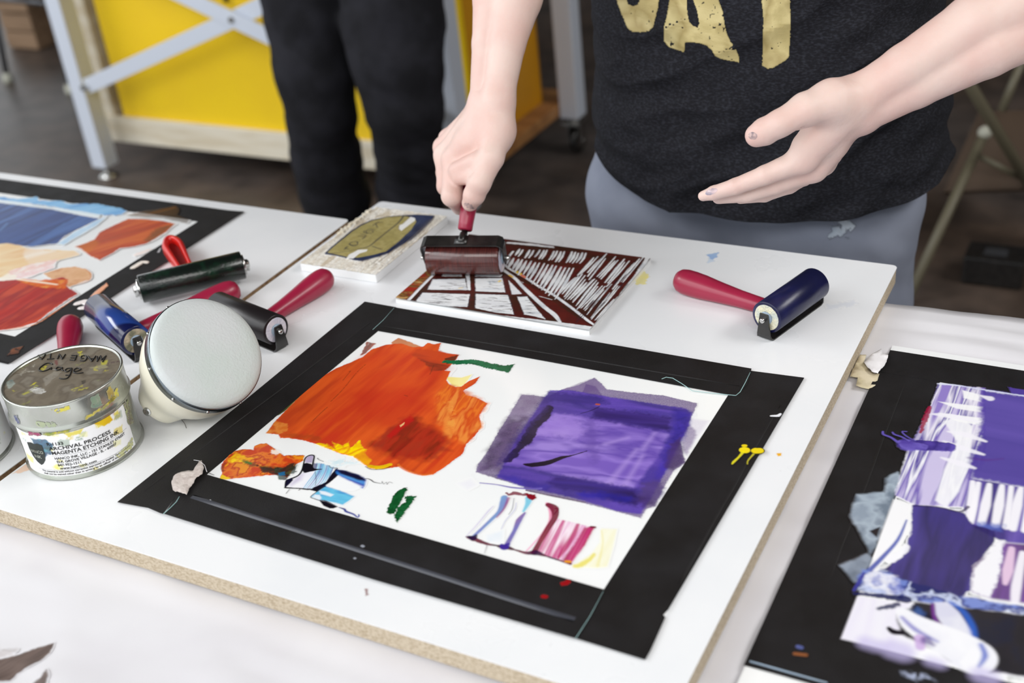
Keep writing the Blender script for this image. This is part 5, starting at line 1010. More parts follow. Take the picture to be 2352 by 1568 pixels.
    for i in range(26 if full else 8):
        u_ = r2.uniform(n0, n1) * ww; v_ = zb_ - abs(r2.gauss(0, .010)) if i % 3 else r2.uniform(za, zb_); s_ = r2.uniform(.0015, .0045)
        c.poly([(u_ - s_ * 1.4, v_ - s_ * .5), (u_ + s_, v_ - s_), (u_ + s_ * 1.6, v_ + s_ * .6), (u_ - s_, v_ + s_)], [r2.choice([(236, 220, 60), (222, 200, 30), (240, 236, 150), (232, 228, 130), (150, 170, 150)])], r2.uniform(.5, .9), .001, .0015, 400, h=0, dry=r2.choice([0, .4]), f=200)
    if full:
        c.poly([(-.044, .045), (-.028, .046), (-.022, .040), (-.026, .030), (-.034, .026), (-.040, .036)], [(20, 96, 130), (14, 60, 96), (60, 140, 160)], .9, .001, .0016, 300, h=0, f=200)
        c.poly([(.018, .0505), (.034, .052), (.036, .044), (.026, .043)], [(234, 204, 20), (224, 180, 10)], 1, .0006, .001, 400, h=0); c.poly([(-.01, .050), (.008, .050), (.004, .046), (-.006, .046)], [(226, 210, 60)], .9, .0008, .001, h=0)
        c.poly([(.036, .052), (.047, .052), (.046, .045), (.04, .044)], [(190, 150, 176)], .6, .001, .0015, h=0, dry=.4)
    def bend(co, R2=Rl):
        th = co[:, 0] / Rl + face; rr_ = R2 + 0; return np.stack([cx + rr_ * np.cos(th), cy + rr_ * np.sin(th), ZB + co[:, 1]], 1)
    c.meshes(0, {1: ('paper_label', 'white paper label stained with ink')}, M['label'], t, xf=bend, full=True)
    if full:
        def txt(body, u0, v0, size, xs=1.0, off=.0003, m='marker', sp=1.0):
            cu = bpy.data.curves.new('t', 'FONT'); cu.body = body; cu.size = size; cu.space_character = sp; cu.resolution_u = 2; cu.offset = size * .022
            ob = bpy.data.objects.new('t', cu); COL.objects.link(ob); dg = bpy.context.evaluated_depsgraph_get(); me = bpy.data.meshes.new_from_object(ob.evaluated_get(dg)); bpy.data.objects.remove(ob)
            b2 = bmesh.new(); b2.from_mesh(me); bmesh.ops.subdivide_edges(b2, edges=[e for e in b2.edges if e.calc_length() > size * .5], cuts=2)
            co = np.array([(u0 + v.co.x * xs, v0 + v.co.y, 0) for v in b2.verts]); w_ = bend(co, Rl + off)
            for v, p in zip(b2.verts, w_): v.co = p
            return b2, co[:, 0].max()
        bmT = bmesh.new()
        def merge(b2):
            me = bpy.data.meshes.new('x'); b2.to_mesh(me); b2.free(); bmT.from_mesh(me); bpy.data.meshes.remove(me)
        def fit(body, u0, u1, v0, size):
            b2, mx = txt(body, u0, v0, size); w0 = mx - u0; b2.free(); b2, mx = txt(body, u0, v0, size, xs=(u1 - u0) / w0); merge(b2)
        fit('R-1133', -.028, -.0125, .0388, .0046); fit('ARCHIVAL PROCESS', -.027, .030, .0338, .0052); fit('MAGENTA ETCHING INK', -.026, .038, .0288, .0052)
        fit('HANCO INK, LLC - 151 STANLEY STREET', -.025, .044, .0233, .0037); fit('ELK GROVE VILLAGE - IL - 60007', -.024, .032, .0196, .0037); fit('847-952-1511', -.024, -.003, .0159, .0037); fit('www.hancoink.com', -.023, .010, .0124, .0037)
        fit('This material is sold without warranties expressed or implied. These conditions', -.043, .046, .0090, .0027); fit('shall not be waived other than in writing by an officer of the company.', -.042, .042, .0062, .0027) if za < .007 else fit('shall not be waived other than in writing by an officer of the company.', -.042, .042, .0062, .0027)
        for (u0, u1, v0) in ((-.027, .048, .0274), (-.046, .050, .0115)):
            vs_ = []
            for k in range(25):
                u_ = u0 + (u1 - u0) * k / 24; p = bend(np.array([[u_, v0, 0], [u_, v0 + .0002, 0]]), Rl + .0003); vs_.append([bmT.verts.new(q) for q in p])
            for a, b in zip(vs_, vs_[1:]): bmT.faces.new((a[0], b[0], b[1], a[1]))
        tag(from_bm('printed_text', bmT, 'marker', t, keep=True), 'small black lettering on the label')
        bm = bmesh.new(); sh = [(-.0105, .0105), (-.004, .0118), (0, .0108), (.004, .0118), (.0095, .0105), (.0095, .001), (.0075, -.006), (.0035, -.0105), (0, -.0125), (-.0045, -.0095), (-.0085, -.004), (-.0105, .003)]
        sx = -.0415; sy_ = .0285; cc = bm.verts.new(bend(np.array([[sx, sy_, 0]]), Rl + .0003)[0]); vv = [bm.verts.new(bend(np.array([[sx + x * .9, sy_ + y, 0]]), Rl + .0003)[0]) for x, y in sh]
        for i in range(len(vv)): bm.faces.new((cc, vv[i], vv[(i + 1) % len(vv)]))
        bmesh.ops.subdivide_edges(bm, edges=bm.edges, cuts=2)
        for v in bm.verts: a = math.atan2(v.co.y - cy, v.co.x - cx); v.co.x = cx + (Rl + .0004) * math.cos(a); v.co.y = cy + (Rl + .0004) * math.sin(a)
        tag(from_bm('shield_emblem', bm, 'emblem', t, keep=True), 'black-green shield emblem')
        bmT = bmesh.new()
        for body, u0, u1, v0, sz in (('HANCO', -.0495, -.0340, .0295, .0045), ('INK', -.0465, -.0375, .0240, .0045)):
            b2, mx = txt(body, u0, v0, sz); w0 = mx - u0; b2.free(); b2, mx = txt(body, u0, v0, sz, xs=(u1 - u0) / w0, off=.0007); merge(b2)
        tag(from_bm('emblem_text', bmT, 'tin', t, keep=True), 'pale lettering on the shield')
        # ink smears on the metal, as thin films
        def film(pts, cols, Rq, al=.8, base=(170, 172, 160)):
            us = [p[0] for p in pts]; vs2 = [p[1] for p in pts]; c = Canvas(min(us) - .004, min(vs2) - .003, max(us) + .004, max(vs2) + .003, .0005, base); c.seed = int(abs(us[0]) * 9999) % 50
            c.poly(pts, cols, al, .0008, .0016, 350, h=0, f=160, dry=.3); c.meshes(0, {1: ('ink_stain', None)}, M['ink'], t, xf=lambda co: bend(co, Rq), thr=.45)
        Rd = R_ * .988 + .0003
        film([(.012, zl + .004), (.03, zl + .006), (.050, zl + .008), (.052, zl + .016), (.034, zl + .009), (.014, zl + .0075)], [(226, 212, 20), (214, 190, 20), (150, 150, 60)], Rd)
        film([(-.012, Hc - .0045), (.002, Hc - .0045), (.002, Hc - .008), (-.010, Hc - .008)], [(230, 216, 20)], Rd)
        film([(.020, zl + .012), (.030, zl + .010), (.030, zl + .022), (.022, zl + .022)], [(90, 130, 110), (120, 150, 120)], Rd, .7)
        film([(.036, zl + .006), (.046, zl + .010), (.044, zl + .023), (.038, zl + .020)], [(200, 176, 30), (150, 110, 40)], Rd, .8)
        film([(-.055, zl + .004), (-.050, zl + .004), (-.050, zl + .014), (-.056, zl + .012)], [(30, 44, 110)], Rd, .9)
        film([(-.030, zl + .005), (-.010, zl + .004), (-.014, zl + .010), (-.030, zl + .012)], [(170, 186, 130), (140, 160, 140)], Rd, .5)
        Rb = R_ * .968 + .0006
        film([(-.044, zl - .0055), (-.030, zl - .0045), (-.032, zl - .0005), (-.044, zl - .001)], [(150, 20, 90)], Rb, .9)
        film([(-.028, zl - .004), (-.006, zl - .004), (.0, zl - .0005), (-.028, zl - .0005)], [(214, 196, 30), (110, 140, 60)], Rb, .9)
        film([(.052, .028), (.062, .024), (.064, .048), (.054, .050)], [(150, 160, 100), (110, 90, 80), (180, 190, 120)], Rb, .8); film([(.050, .006), (.030, .0045), (.026, .010), (.052, .014)], [(214, 214, 120)], Rb, .5)
    return t
M['lidtop'] = mat('scuffed_lid_top', (255, 255, 255), .34, attr=True, metal=.25, bump=.1, bscale=120, spec=.5)
M['label'] = mat('paper_label', (255, 255, 255), .5, attr=True)
M['emblem'] = mat('black_green_print', (30, 38, 34), .4)
cx, cy = -.851, .625
can('ink can with white label and handwriting on its stained lid', cx, cy, .0545, .081, math.atan2(-cy, -cx) - .10)
c2 = at((-101, 1042), ZB)
can('ink can cut off by the left edge of the view', c2[0], c2[1], .0545, .081, math.atan2(-c2[1], -c2[0]) + .5, full=False, seed=9)

# ================================================================== BAREN
def baren():
    vd = unit(ray((468, 815))); scr = unit(R[:, 0] * .75 - R[:, 1] * .66); n = unit(-vd * math.cos(math.radians(34)) + scr * math.sin(math.radians(34)))
    KB = 1.02; D0 = at((478, 808), .826); Rr = .0545 * KB
    root = thing('baren', 'round cream baren with pale scratched disc tilted toward the camera', 'baren', (D0[0], D0[1], ZB))
    q = Vector(n).to_track_quat('Z', 'Y').to_matrix().to_4x4(); mw = Matrix.Translation(Vector(D0)) @ q @ Matrix.Scale(KB, 4)
    def fin(nm, bm, m, lab=None, sm=True):
        bmesh.ops.transform(bm, matrix=mw, verts=bm.verts); o = from_bm(nm, bm, m, root, smooth=sm, keep=True)
        if lab: o['label'] = lab
    bm = bmesh.new(); lathe(bm, [(0, .0042), (.02, .0041), (.040, .0037), (.048, .0028), (.0515, .0012), (.0535, -.0015), (.0540, -.004)], 96); fin('disc_face', bm, 'mesh')
    bm = bmesh.new(); lathe(bm, [(.0536, -.003), (.0546, -.0034), (.0549, -.006), (.0549, -.0135), (.0541, -.0139)], 96); fin('metal_band', bm, 'band')
    for k in range(10):
        a = k * 2 * math.pi / 10 + .35; bm = bmesh.new(); bmesh.ops.create_uvsphere(bm, u_segments=12, v_segments=6, radius=.0015); bmesh.ops.transform(bm, matrix=Matrix.Translation((.0549 * math.cos(a), .0549 * math.sin(a), -.0095)), verts=bm.verts); fin('rivet', bm, 'steel')
    inv = mw.inverted(); hd_ = unit(np.array([R[0, 2], R[1, 2], 0])); ft = at((354, 941), ZB + .0178); ft2 = np.array([*(D0 + hd_ * .050 - R[:, 0] * .0)[:2], ZB + .0178])
    for foot in (ft, ft2):
        F_ = inv @ Vector(foot); bm = bmesh.new(); rings = []
        prof = [(0, .0536), (.05, .0534), (.14, .0515), (.26, .0465), (.40, .0395), (.55, .0325), (.70, .0270), (.83, .0235), (.92, .0205), (.98, .0150), (1.01, .008), (1.02, .0)]
        C1 = Vector((0, 0, -.0118)); side = Vector((F_.x, F_.y, 0)).normalized(); dr = (F_ - C1).normalized()
        for t, ra in prof:
            c = C1.lerp(F_, t) + Vector((0, 0, -.012 * math.sin(math.pi * min(t, 1)))); mix = sstep(.0, .9, t) * .9; nn = (Vector((0, 0, -1)) * (1 - mix) + dr * mix).normalized()
            u_ = (side - nn * side.dot(nn)).normalized(); v_ = nn.cross(u_)
            if ra == 0: rings.append([bm.verts.new(c)]); continue
            ring = []
            for k in range(48):
                a = 2 * math.pi * k / 48; p = c + u_ * ra * math.cos(a) + v_ * ra * math.sin(a); p.z = min(p.z, -.0118 - .004 * min(t * 4, 1)); ring.append(bm.verts.new(p))
            rings.append(ring)
        for a, b in zip(rings, rings[1:]):
            for k in range(48):
                if len(b) == 1: bm.faces.new((a[k], a[(k + 1) % 48], b[0]))
                else: bm.faces.new((a[k], a[(k + 1) % 48], b[(k + 1) % 48], b[k]))
        fin('body' if foot is ft else 'rear_foot', bm, 'cream')
    # find the screw seat by casting from the lens toward the foot
    me = [o for o in root.children if o.name.startswith('body')][0].data; bv = BVHTree.FromPolygons([v.co[:] for v in me.vertices], [p.vertices[:] for p in me.polygons])
    for px in ((338, 945),):
        h = bv.ray_cast(Vector(C0), Vector(unit(ray(px))))
        if h[0] is None: continue
        bm = bmesh.new(); lathe(bm, [(0, .0016), (.0028, .0015), (.0042, .0008), (.0046, -.001)], 24); box(bm, (0, 0, .0017), (.0055, .0008, .0006)); box(bm, (0, 0, .0017), (.0008, .0055, .0006))
        bmesh.ops.transform(bm, matrix=Matrix.Translation(h[0]) @ Vector(h[1]).to_track_quat('Z', 'Y').to_matrix().to_4x4(), verts=bm.verts); from_bm('screw', bm, 'steel', root, smooth=False, keep=True)
    return root
baren()

# ================================================================== SCRAPS
def scrap(name, label, cat, pts, z, m, lift=.003, thick=.0002, res=18, seed=1):
    P = [at(p, z) for p in pts]; bm = bmesh.new(); vs_ = [bm.verts.new(p) for p in P]; f = bm.faces.new(vs_)
    if f.normal.z < 0: f.normal_flip()
    bmesh.ops.triangulate(bm, faces=bm.faces); bmesh.ops.subdivide_edges(bm, edges=bm.edges, cuts=3); bmesh.ops.triangulate(bm, faces=bm.faces)
    for v in bm.verts:
        a = fbm(np.array([v.co.x * 160]), np.array([v.co.y * 160]), seed, 3)[0]; v.co.z = z + .0004 + lift * max(0, a - .25); j = .0006 * (vnoise(np.array([v.co.x * 1500]), np.array([v.co.y * 1500]), seed)[0] - .5); v.co.x += j; v.co.y -= j
    o = from_bm(name, bm, m, smooth=True); md = o.modifiers.new('s', 'SOLIDIFY'); md.thickness = thick
    return tag(o, label, cat)
scrap('paper_scrap', 'small torn beige paper scrap stuck on the palette tape corner', 'paper', [(395, 1112), (400, 1100), (414, 1088), (425, 1086), (445, 1084), (458, 1062), (464, 1060), (470, 1080), (466, 1094), (450, 1104), (446, 1112), (436, 1126), (430, 1140), (418, 1136), (398, 1128)], ZB + .0026, 'paper', .006)
scrap('paper_scrap', 'torn white paper piece left of the right palette', 'paper', [(1984, 834), (2000, 818), (2024, 802), (2026, 812), (2040, 820), (2036, 832), (2026, 848), (2016, 860), (2003, 856), (1994, 846)], ZC + .004, 'whitepaper', .003, seed=4)
scrap('tape_scrap', 'crumpled tan masking tape under the torn white paper', 'tape', [(1964, 838), (1976, 816), (1990, 818), (1985, 834), (1996, 850), (2010, 860), (2020, 862), (2010, 890), (1995, 895), (1966, 890), (1970, 870), (1952, 866)], ZC + .0008, 'tan', .004, seed=7)
def hair(pts, z, nm, label, m='hair', r=.0002, root=None):
    bm = bmesh.new(); tube(bm, [tuple(at(p, z)) for p in pts], r, 5); o = from_bm(nm, bm, m, root, smooth=True, keep=bool(root))
    if label: tag(o, label, 'thread')
hair([(445, 1056), (458, 1058), (470, 1068), (475, 1083)], ZB + .004, 'loose_thread', 'curled white thread above the beige paper scrap', 'whitepaper', .0003)
hair([(455, 944), (470, 952), (490, 960), (520, 966), (560, 985)], ZB + .0006, 'loose_thread', 'fine dark hair lying between baren and palette tape') if 0 else hair([(395, 948), (410, 955), (424, 972), (428, 983)], ZB + .0006, 'loose_thread', 'fine dark hair lying in front of the baren')
# ================================================================== PEOPLE
def J(px, y, r): P = aty(px, y); return P, r
def chain(js, k=.012, k0=None):
    return [(a[0], a[1], b[0], b[1], k if i or k0 is None else k0) for i, (a, b) in enumerate(zip(js, js[1:]))]
def shoe(root, ankle, ang, m='blk', s=1):
    a = np.array([ankle[0], ankle[1], 0]); f = np.array([math.sin(ang), -math.cos(ang), 0])
    pr = [(a + [0, 0, .055], .042 * s, a + f * .02 + [0, 0, .06], .04 * s, .02), (a - f * .03 + [0, 0, .04], .036 * s, a + f * .15 + [0, 0, .035], .034 * s, .02), (a + f * .06 + [0, 0, .045], .04 * s, a + f * .16 + [0, 0, .032], .036 * s, .02)]
    o = sdf_mesh('shoe', pr, .006, m, root, lo=a + [-.2, -.25, .002], hi=a + [.2, .25, .13]); return o
def head_prims(h, f):
    """h = head centre, f = facing direction (unit)"""
    s = np.cross(f, [0, 0, 1]); s = unit(s); u_ = np.cross(s, f); P = lambda a, b, c: h + s * a + f * b + u_ * c
    return [(P(0, -.02, .03), .088, P(0, .0, .02), .082, .02), (P(0, .02, -.02), .068, P(0, .045, -.075), .040, .04), (P(0, .083, .0), .007, P(0, .103, -.032), .012, .014), (P(.008, .088, -.035), .008, P(-.008, .088, -.035), .008, .01),
            (P(-.022, .078, -.066), .008, P(.022, .078, -.066), .008, .008), (P(-.02, .075, -.078), .008, P(.02, .075, -.078), .008, .008), (P(-.045, .068, .018), .009, P(.045, .068, .018), .009, .02),
            (P(-.032, .078, .0), .012, P(-.030, .078, .0), .012, -.012), (P(.032, .078, .0), .012, P(.030, .078, .0), .012, -.012), (P(-.032, .066, .0), .013, P(-.031, .066, .0), .013, .003), (P(.032, .066, .0), .013, P(.031, .066, .0), .013, .003),
            (P(-.082, -.005, .012), .014, P(-.078, .0, -.03), .010, .006), (P(.082, -.005, .012), .014, P(.078, .0, -.03), .010, .006)]
def hair_mesh(root, h, f, long_=.0):
    s = unit(np.cross(f, [0, 0, 1])); u_ = np.cross(s, f); P = lambda a, b, c: h + s * a + f * b + u_ * c
    pr = [(P(0, -.03, .05), .094, P(0, -.02, .04), .092, .02), (P(-.05, -.04, .0), .05, P(-.045, -.05, -.07 - long_), .035, .02), (P(.05, -.04, .0), .05, P(.045, -.05, -.07 - long_), .035, .02), (P(0, -.06, .0), .055, P(0, -.06, -.08 - long_), .045, .02), (P(0, .11, -.05), .085, P(0, .12, -.1), .09, -.02)]
    return sdf_mesh('hair', pr, .006, 'hair', root, disp=lambda X, Y, Z: .004 * np.sin(X * 260 + 3 * np.sin(Y * 90)))

# ---------------- the printmaker
p1 = thing('person', 'person in charcoal t-shirt and grey slacks, right hand rolling, left hand open', 'person', (-.45, 1.43, 0))
# right hand, gripping the brayer handle
Wr = [J((1114, 236), 1.118, .0172), J((1142, 236), 1.112, .0172)]
RA = []
RA += [(Wr[0][0], .0172, Wr[1][0], .0172, .006)]
f1 = [J((1128, 100), 1.150, .0212), J((1163, 100), 1.146, .0212)]; f2 = [J((1146, -5), 1.180, .0292), J((1184, -5), 1.180, .0296)]; f3 = [J((1168, -100), 1.215, .036), J((1206, -110), 1.22, .036)]
for a, b in ((Wr, f1), (f1, f2), (f2, f3)):
    for i in (0, 1): RA.append((a[i][0], a[i][1], b[i][0], b[i][1], .003))
MC = dict(i=J((1042, 366), 1.086, .0128), m=J((1023, 356), 1.100, .0124), r=J((1019, 338), 1.122, .0112), p=J((1030, 318), 1.146, .0105))
car = dict(i=J((1118, 262), 1.106, .0165), m=J((1108, 258), 1.112, .0165), r=J((1104, 255), 1.122, .0155), p=J((1106, 255), 1.13, .015))
for k_ in 'imrp': RA.append((Wr[0][0], .0160, car[k_][0], car[k_][1], .006)); RA.append((car[k_][0], car[k_][1], MC[k_][0], MC[k_][1], .006))
RA += [(Wr[1][0], .0170, J((1140, 300), 1.10, .018)[0], .0178, .014), (J((1140, 300), 1.10, .018)[0], .0178, J((1080, 330), 1.088, .016)[0], .0135, .016), (J((1130, 330), 1.095, .016)[0], .0165, J((1075, 350), 1.088, .014)[0], .012, .012)]
fing = dict(i=[MC['i'], J((1038, 450), 1.056, .0116), J((1056, 474), 1.080, .0092), J((1082, 462), 1.094, .0078)],
            m=[MC['m'], J((1025, 428), 1.082, .0105), J((1046, 452), 1.106, .0090), J((1078, 444), 1.112, .0080)],
            r=[MC['r'], J((1022, 398), 1.108, .0100), J((1046, 420), 1.130, .0088), J((1080, 416), 1.130, .0078)],
            p=[MC['p'], J((1028, 366), 1.136, .0088), J((1050, 384), 1.152, .0078), J((1082, 384), 1.146, .0070)])
for k_ in 'imrp': RA += [(*fing[k_][0], *fing[k_][1], .007), (*fing[k_][1], *fing[k_][2], .0035), (*fing[k_][2], *fing[k_][3], .003)]
th_ = [J((1142, 300), 1.096, .0175), J((1128, 362), 1.070, .0140), J((1101, 420), 1.052, .0125), J((1089, 448), 1.049, .0118), J((1080, 466), 1.050, .0094)]
RA += [(*th_[0], *th_[1], .009), (*th_[1], *th_[2], .004), (*th_[2], *th_[3], .004), (*th_[3], *th_[4], .003)]
bumpR = [(J((1009, 352), 1.094, .01)[0], .0095, J((1014, 358), 1.09, .01)[0], .0095, .006), (J((1040, 372), 1.079, .01)[0], .0112, J((1042, 366), 1.079, .01)[0], .0112, .006), (J((1130, 364), 1.062, .01)[0], .0095, J((1128, 360), 1.062, .01)[0], .0095, .006)]
RA += [(J((1066, 392), 1.062, .001)[0], .0010, J((1112, 352), 1.066, .001)[0], .0008, -.0035)]   # crease between thumb and index
RA += [(J((1052, 392), 1.066, 1)[0], .0105, J((1096, 372), 1.066, 1)[0], .0115, .006), (J((1056, 408), 1.062, 1)[0], .0085, J((1088, 404), 1.058, 1)[0], .0095, .004), (J((1078, 400), 1.046, .001)[0], .0008, J((1108, 356), 1.054, .001)[0], .0006, -.004)]
RA += [(HH(.02), .0086, HH(.06), .0094, -.0012), (HH(.06), .0094, HH(.115), .0140, -.0012), (HH(.115), .0140, HH(.128), .0138, -.0012)]   # the grip closes round the handle
armR = sdf_mesh('body', RA, .0016, 'skin', p1)
# left hand, open
def off(px, d, r): return (px[0] + d[0] * r, px[1] + d[1] * r)
pd_ = (.50, .866)
LW = [J(off((1968, 246), pd_, -17), 1.062, .0188), J(off((1968, 246), pd_, 17), 1.068, .0180)]
l1 = [J(off((2092, 176), pd_, -24), 1.085, .0210), J(off((2092, 176), pd_, 22), 1.09, .0205)]; l2 = [J(off((2252, 84), pd_, -32), 1.12, .0262), J(off((2252, 84), pd_, 32), 1.12, .0252)]; l3 = [J((2420, -30), 1.165, .034), J((2430, 20), 1.17, .034)]
LA = [(LW[0][0], .0188, LW[1][0], .0180, .006)]
for a, b in ((LW, l1), (l1, l2), (l2, l3)):
    for i in (0, 1): LA.append((a[i][0], a[i][1], b[i][0], b[i][1], .004))
LM = dict(i=J((1846, 366), 1.034, .0118), m=J((1868, 388), 1.050, .0115), r=J((1890, 374), 1.068, .0108), p=J((1908, 352), 1.082, .0098))
LC = dict(i=J((1924, 272), 1.048, .0160), m=J((1932, 285), 1.058, .0155), r=J((1938, 285), 1.068, .0145), p=J((1940, 275), 1.078, .013))
for k_ in 'imrp': LA += [(LW[0][0], .0170, *LC[k_], .006), (LW[1][0], .0160, *LC[k_], .006), (*LC[k_], *LM[k_], .006)]
LA += [(J((1890, 300), 1.046, .01)[0], .0165, J((1852, 335), 1.036, .01)[0], .0125, .012), (J((1905, 330), 1.058, .01)[0], .0150, J((1885, 360), 1.058, .01)[0], .0125, .012)]
LF = dict(i=[LM['i'], J((1758, 402), 1.018, .0092), J((1690, 428), 1.012, .0078), J((1640, 443), 1.010, .0068), J((1615, 450), 1.010, .0050)],
          m=[LM['m'], J((1782, 424), 1.034, .0090), J((1718, 446), 1.026, .0076), J((1650, 454), 1.022, .0060)],
          r=[LM['r'], J((1812, 424), 1.052, .0086), J((1756, 446), 1.044, .0074), J((1700, 454), 1.040, .0060)],
          p=[LM['p'], J((1846, 408), 1.070, .0078), J((1800, 428), 1.064, .0066), J((1762, 436), 1.060, .0055)])
for k_ in 'imrp':
    for i in range(len(LF[k_]) - 1): LA.append((*LF[k_][i], *LF[k_][i + 1], .007 if i == 0 else .0022))
LT = [J((1912, 232), 1.040, .0170), J((1850, 252), 1.018, .0150), J((1790, 284), 1.000, .0118), J((1756, 302), .996, .0120), J((1738, 311), .995, .0104)]
LA += [(*LT[0], *LT[1], .010), (*LT[1], *LT[2], .004), (*LT[2], *LT[3], .004), (*LT[3], *LT[4], .003), (LW[0][0], .0185, *LT[0], .014)]
LA += [(J((1812, 310), 1.004, .001)[0], .0012, J((1858, 274), 1.008, .001)[0], .0008, -.004), (J((1722, 444), 1.012, .001)[0], .0006, J((1860, 410), 1.022, .001)[0], .0006, -.0022)]
armL = sdf_mesh('arm', LA, .0016, 'skin')
# hidden remainder of the body at a coarser step
h1 = np.array([-.455, 1.31, 1.545]); fd = unit(np.array([-.12, -.8, -.45]))
low = [(f3[0][0], .037, np.array([-.635, 1.40, 1.29]), .046, .02), (l3[0][0], .035, np.array([-.262, 1.41, 1.29]), .046, .02),
       (np.array([-.60, 1.41, 1.30]), .05, np.array([-.29, 1.41, 1.30]), .05, .04), (np.array([-.50, 1.42, 1.15]), .10, np.array([-.38, 1.42, 1.15]), .10, .05), (np.array([-.50, 1.43, .95]), .095, np.array([-.38, 1.43, .95]), .095, .05),
       (np.array([-.445, 1.41, 1.30]), .05, h1 + [0, .03, -.06], .045, .03), (np.array([-.545, 1.43, .80]), .08, np.array([-.57, 1.44, .45]), .06, .03), (np.array([-.36, 1.43, .80]), .08, np.array([-.35, 1.44, .45]), .06, .03),
       (np.array([-.57, 1.44, .45]), .055, np.array([-.57, 1.47, .09]), .035, .02), (np.array([-.35, 1.44, .45]), .055, np.array([-.35, 1.47, .09]), .035, .02)] + head_prims(h1, fd)
lowm = sdf_mesh('rest', low, .007, 'skin')
def strip_parent(o): return o
join_into(armR, [armL, lowm])
hair_mesh(p1, h1, fd, .02)
# nails and ink smudges on the fingertips
bvA = BVHTree.FromPolygons([v.co[:] for v in armR.data.vertices], [p.vertices[:] for p in armR.data.polygons])
def on_skin(nm, lab, px, rx, ry, ang, m, lift=.0004):
    bm = bmesh.new(); rows = []; ok = True; N1 = 10
    for i in range(4):
        ring = []
        for k in range(N1):
            a = 2 * math.pi * k / N1; q = (i + .15) / 3.15; x, y = rx * q * math.cos(a), ry * q * math.sin(a); p = (px[0] + x * math.cos(ang) - y * math.sin(ang), px[1] + x * math.sin(ang) + y * math.cos(ang))
            h = bvA.ray_cast(Vector(C0), Vector(unit(ray(p))))
            if h[0] is None: return
            ring.append(bm.verts.new(h[0] + h[1] * lift * (1 - .6 * q)))
        rows.append(ring)
    bm.faces.new(rows[0])
    for a, b in zip(rows, rows[1:]):
        for k in range(N1): bm.faces.new((a[k], a[(k + 1) % N1], b[(k + 1) % N1], b[k]))
    o = from_bm(nm, bm, m, armR, smooth=True, keep=True); o['label'] = lab
M['smudge'] = mat('ink_smudged_skin', (120, 104, 112), .5, col2=(196, 168, 162), scale=240, lo=.35, hi=.6)
on_skin('fingernail', 'left index fingernail, faintly grey with ink', (1634, 440), 15, 7, -.35, 'nail')
on_skin('ink_smudge', 'grey ink on the left thumb tip', (1729, 312), 11, 9, .3, 'smudge', .0002)
on_skin('ink_smudge', 'dark ink on the right thumb tip', (1078, 473), 14, 6, .35, 'smudge', .0002)

# t-shirt
def shirt(name, cx, cy, a0, b0, m, root, hem, top=1.385, lean=0, n=2.4, wr=.006, nth=300, nz=170, seed=3, colf=None):
    th = np.linspace(0, 2 * np.pi, nth, endpoint=False)[None, :].repeat(nz, 0); s = np.linspace(0, 1, nz)[:, None].repeat(nth, 1)
    zl = hem(th); z = zl + (top - zl) * s; hz = (z - zl) 
    a = a0 * (1 - .095 * sstep(.02, .25, hz)) + .012 * sstep(.3, .5, hz); b = b0 * (1 + .05 * np.sin(hz * 7 + .3))
    cl_ = sstep(top - .09, top, z); a = a * (1 - cl_) + .075 * cl_; b = b * (1 - cl_) + .07 * cl_
    c_, s_ = np.cos(th), np.sin(th); x = a * np.sign(c_) * np.abs(c_) ** (2 / n); y = b * np.sign(s_) * np.abs(s_) ** (2 / n)
    u_ = np.stack([x, y], 0); U1 = x * 9; U2 = y * 9
    f1_ = 1 - np.abs(2 * fbm(U1 + U2 * .6 + hz * 3 + 20, hz * 20 - U1 * 1.1 + 40, seed, 2) - 1); f2_ = fbm(U1 * 2 + 30, hz * 34 + U2 + U1 * 1.2 + 60, seed + 5, 3)
    lowz = 1 - .35 * sstep(.15, .4, hz); dsp = wr * (f1_ ** 2 * 1.6 + f2_ * .9) * lowz + .002 * np.exp(-hz / .012) * np.sin(th * 9)
    r_ = np.hypot(x, y) + 1e-6; x = x * (1 + dsp / r_); y = y * (1 + dsp / r_)
    X, Y = cx + x, cy + y + lean * hz; co = np.stack([X, Y, z], -1).reshape(-1, 3)
    I, K = np.meshgrid(np.arange(nth), np.arange(nz - 1)); i0 = (K * nth + I).ravel(); i1 = (K * nth + (I + 1) % nth).ravel(); q = np.stack([i0, i1, i1 + nth, i0 + nth], 1)
    me = bpy.data.meshes.new(name); me.from_pydata(co.tolist(), [], q.tolist()); me.update(); o = link(name, me, m); adopt(o, root); return o
def hem1(th): fr = .5 - .5 * np.sin(th); q = np.where(np.sin(th) < 0, 1 - np.abs(np.sin(th)), 1.); return .752 + (.062 - .03 * np.cos(th)) * q ** 1.1
cxs, cys = -.434, 1.425
sh = shirt('t_shirt', cxs, cys, .209, .142, 'shirt', p1, hem1, lean=-.02, wr=.0085)
bm = bmesh.new()
for s_, e in ((np.array([-.60, 1.41, 1.31]), f3[0][0]), (np.array([-.29, 1.41, 1.31]), l3[0][0])):
    a_ = Vector(s_); b_ = Vector(e); tube(bm, [a_.lerp(b_, t) for t in (-.05, .2, .4, .6)], [.066, .068, .066, .064], 32, caps=False)
me_ = bpy.data.meshes.new('x'); bm.to_mesh(me_); bm.free(); tmp = bpy.data.objects.new('x', me_); COL.objects.link(tmp); join_into(sh, [tmp])
sh['label'] = 'charcoal heather t-shirt with gold lettering'
bvS = BVHTree.FromPolygons([v.co[:] for v in sh.data.vertices], [p.vertices[:] for p in sh.data.polygons])
def on_shirt(co, off=.0007):
    out = []; cam0 = Vector(C0)
    for x, y, _ in co:
        h = bvS.ray_cast(cam0, Vector(unit(ray((x, y))))); out.append((h[0] - (h[0] - cam0).normalized() * off) if h[0] is not None else Vector((-.4, 1.29, 1.0)))
    return np.array([tuple(v) for v in out])
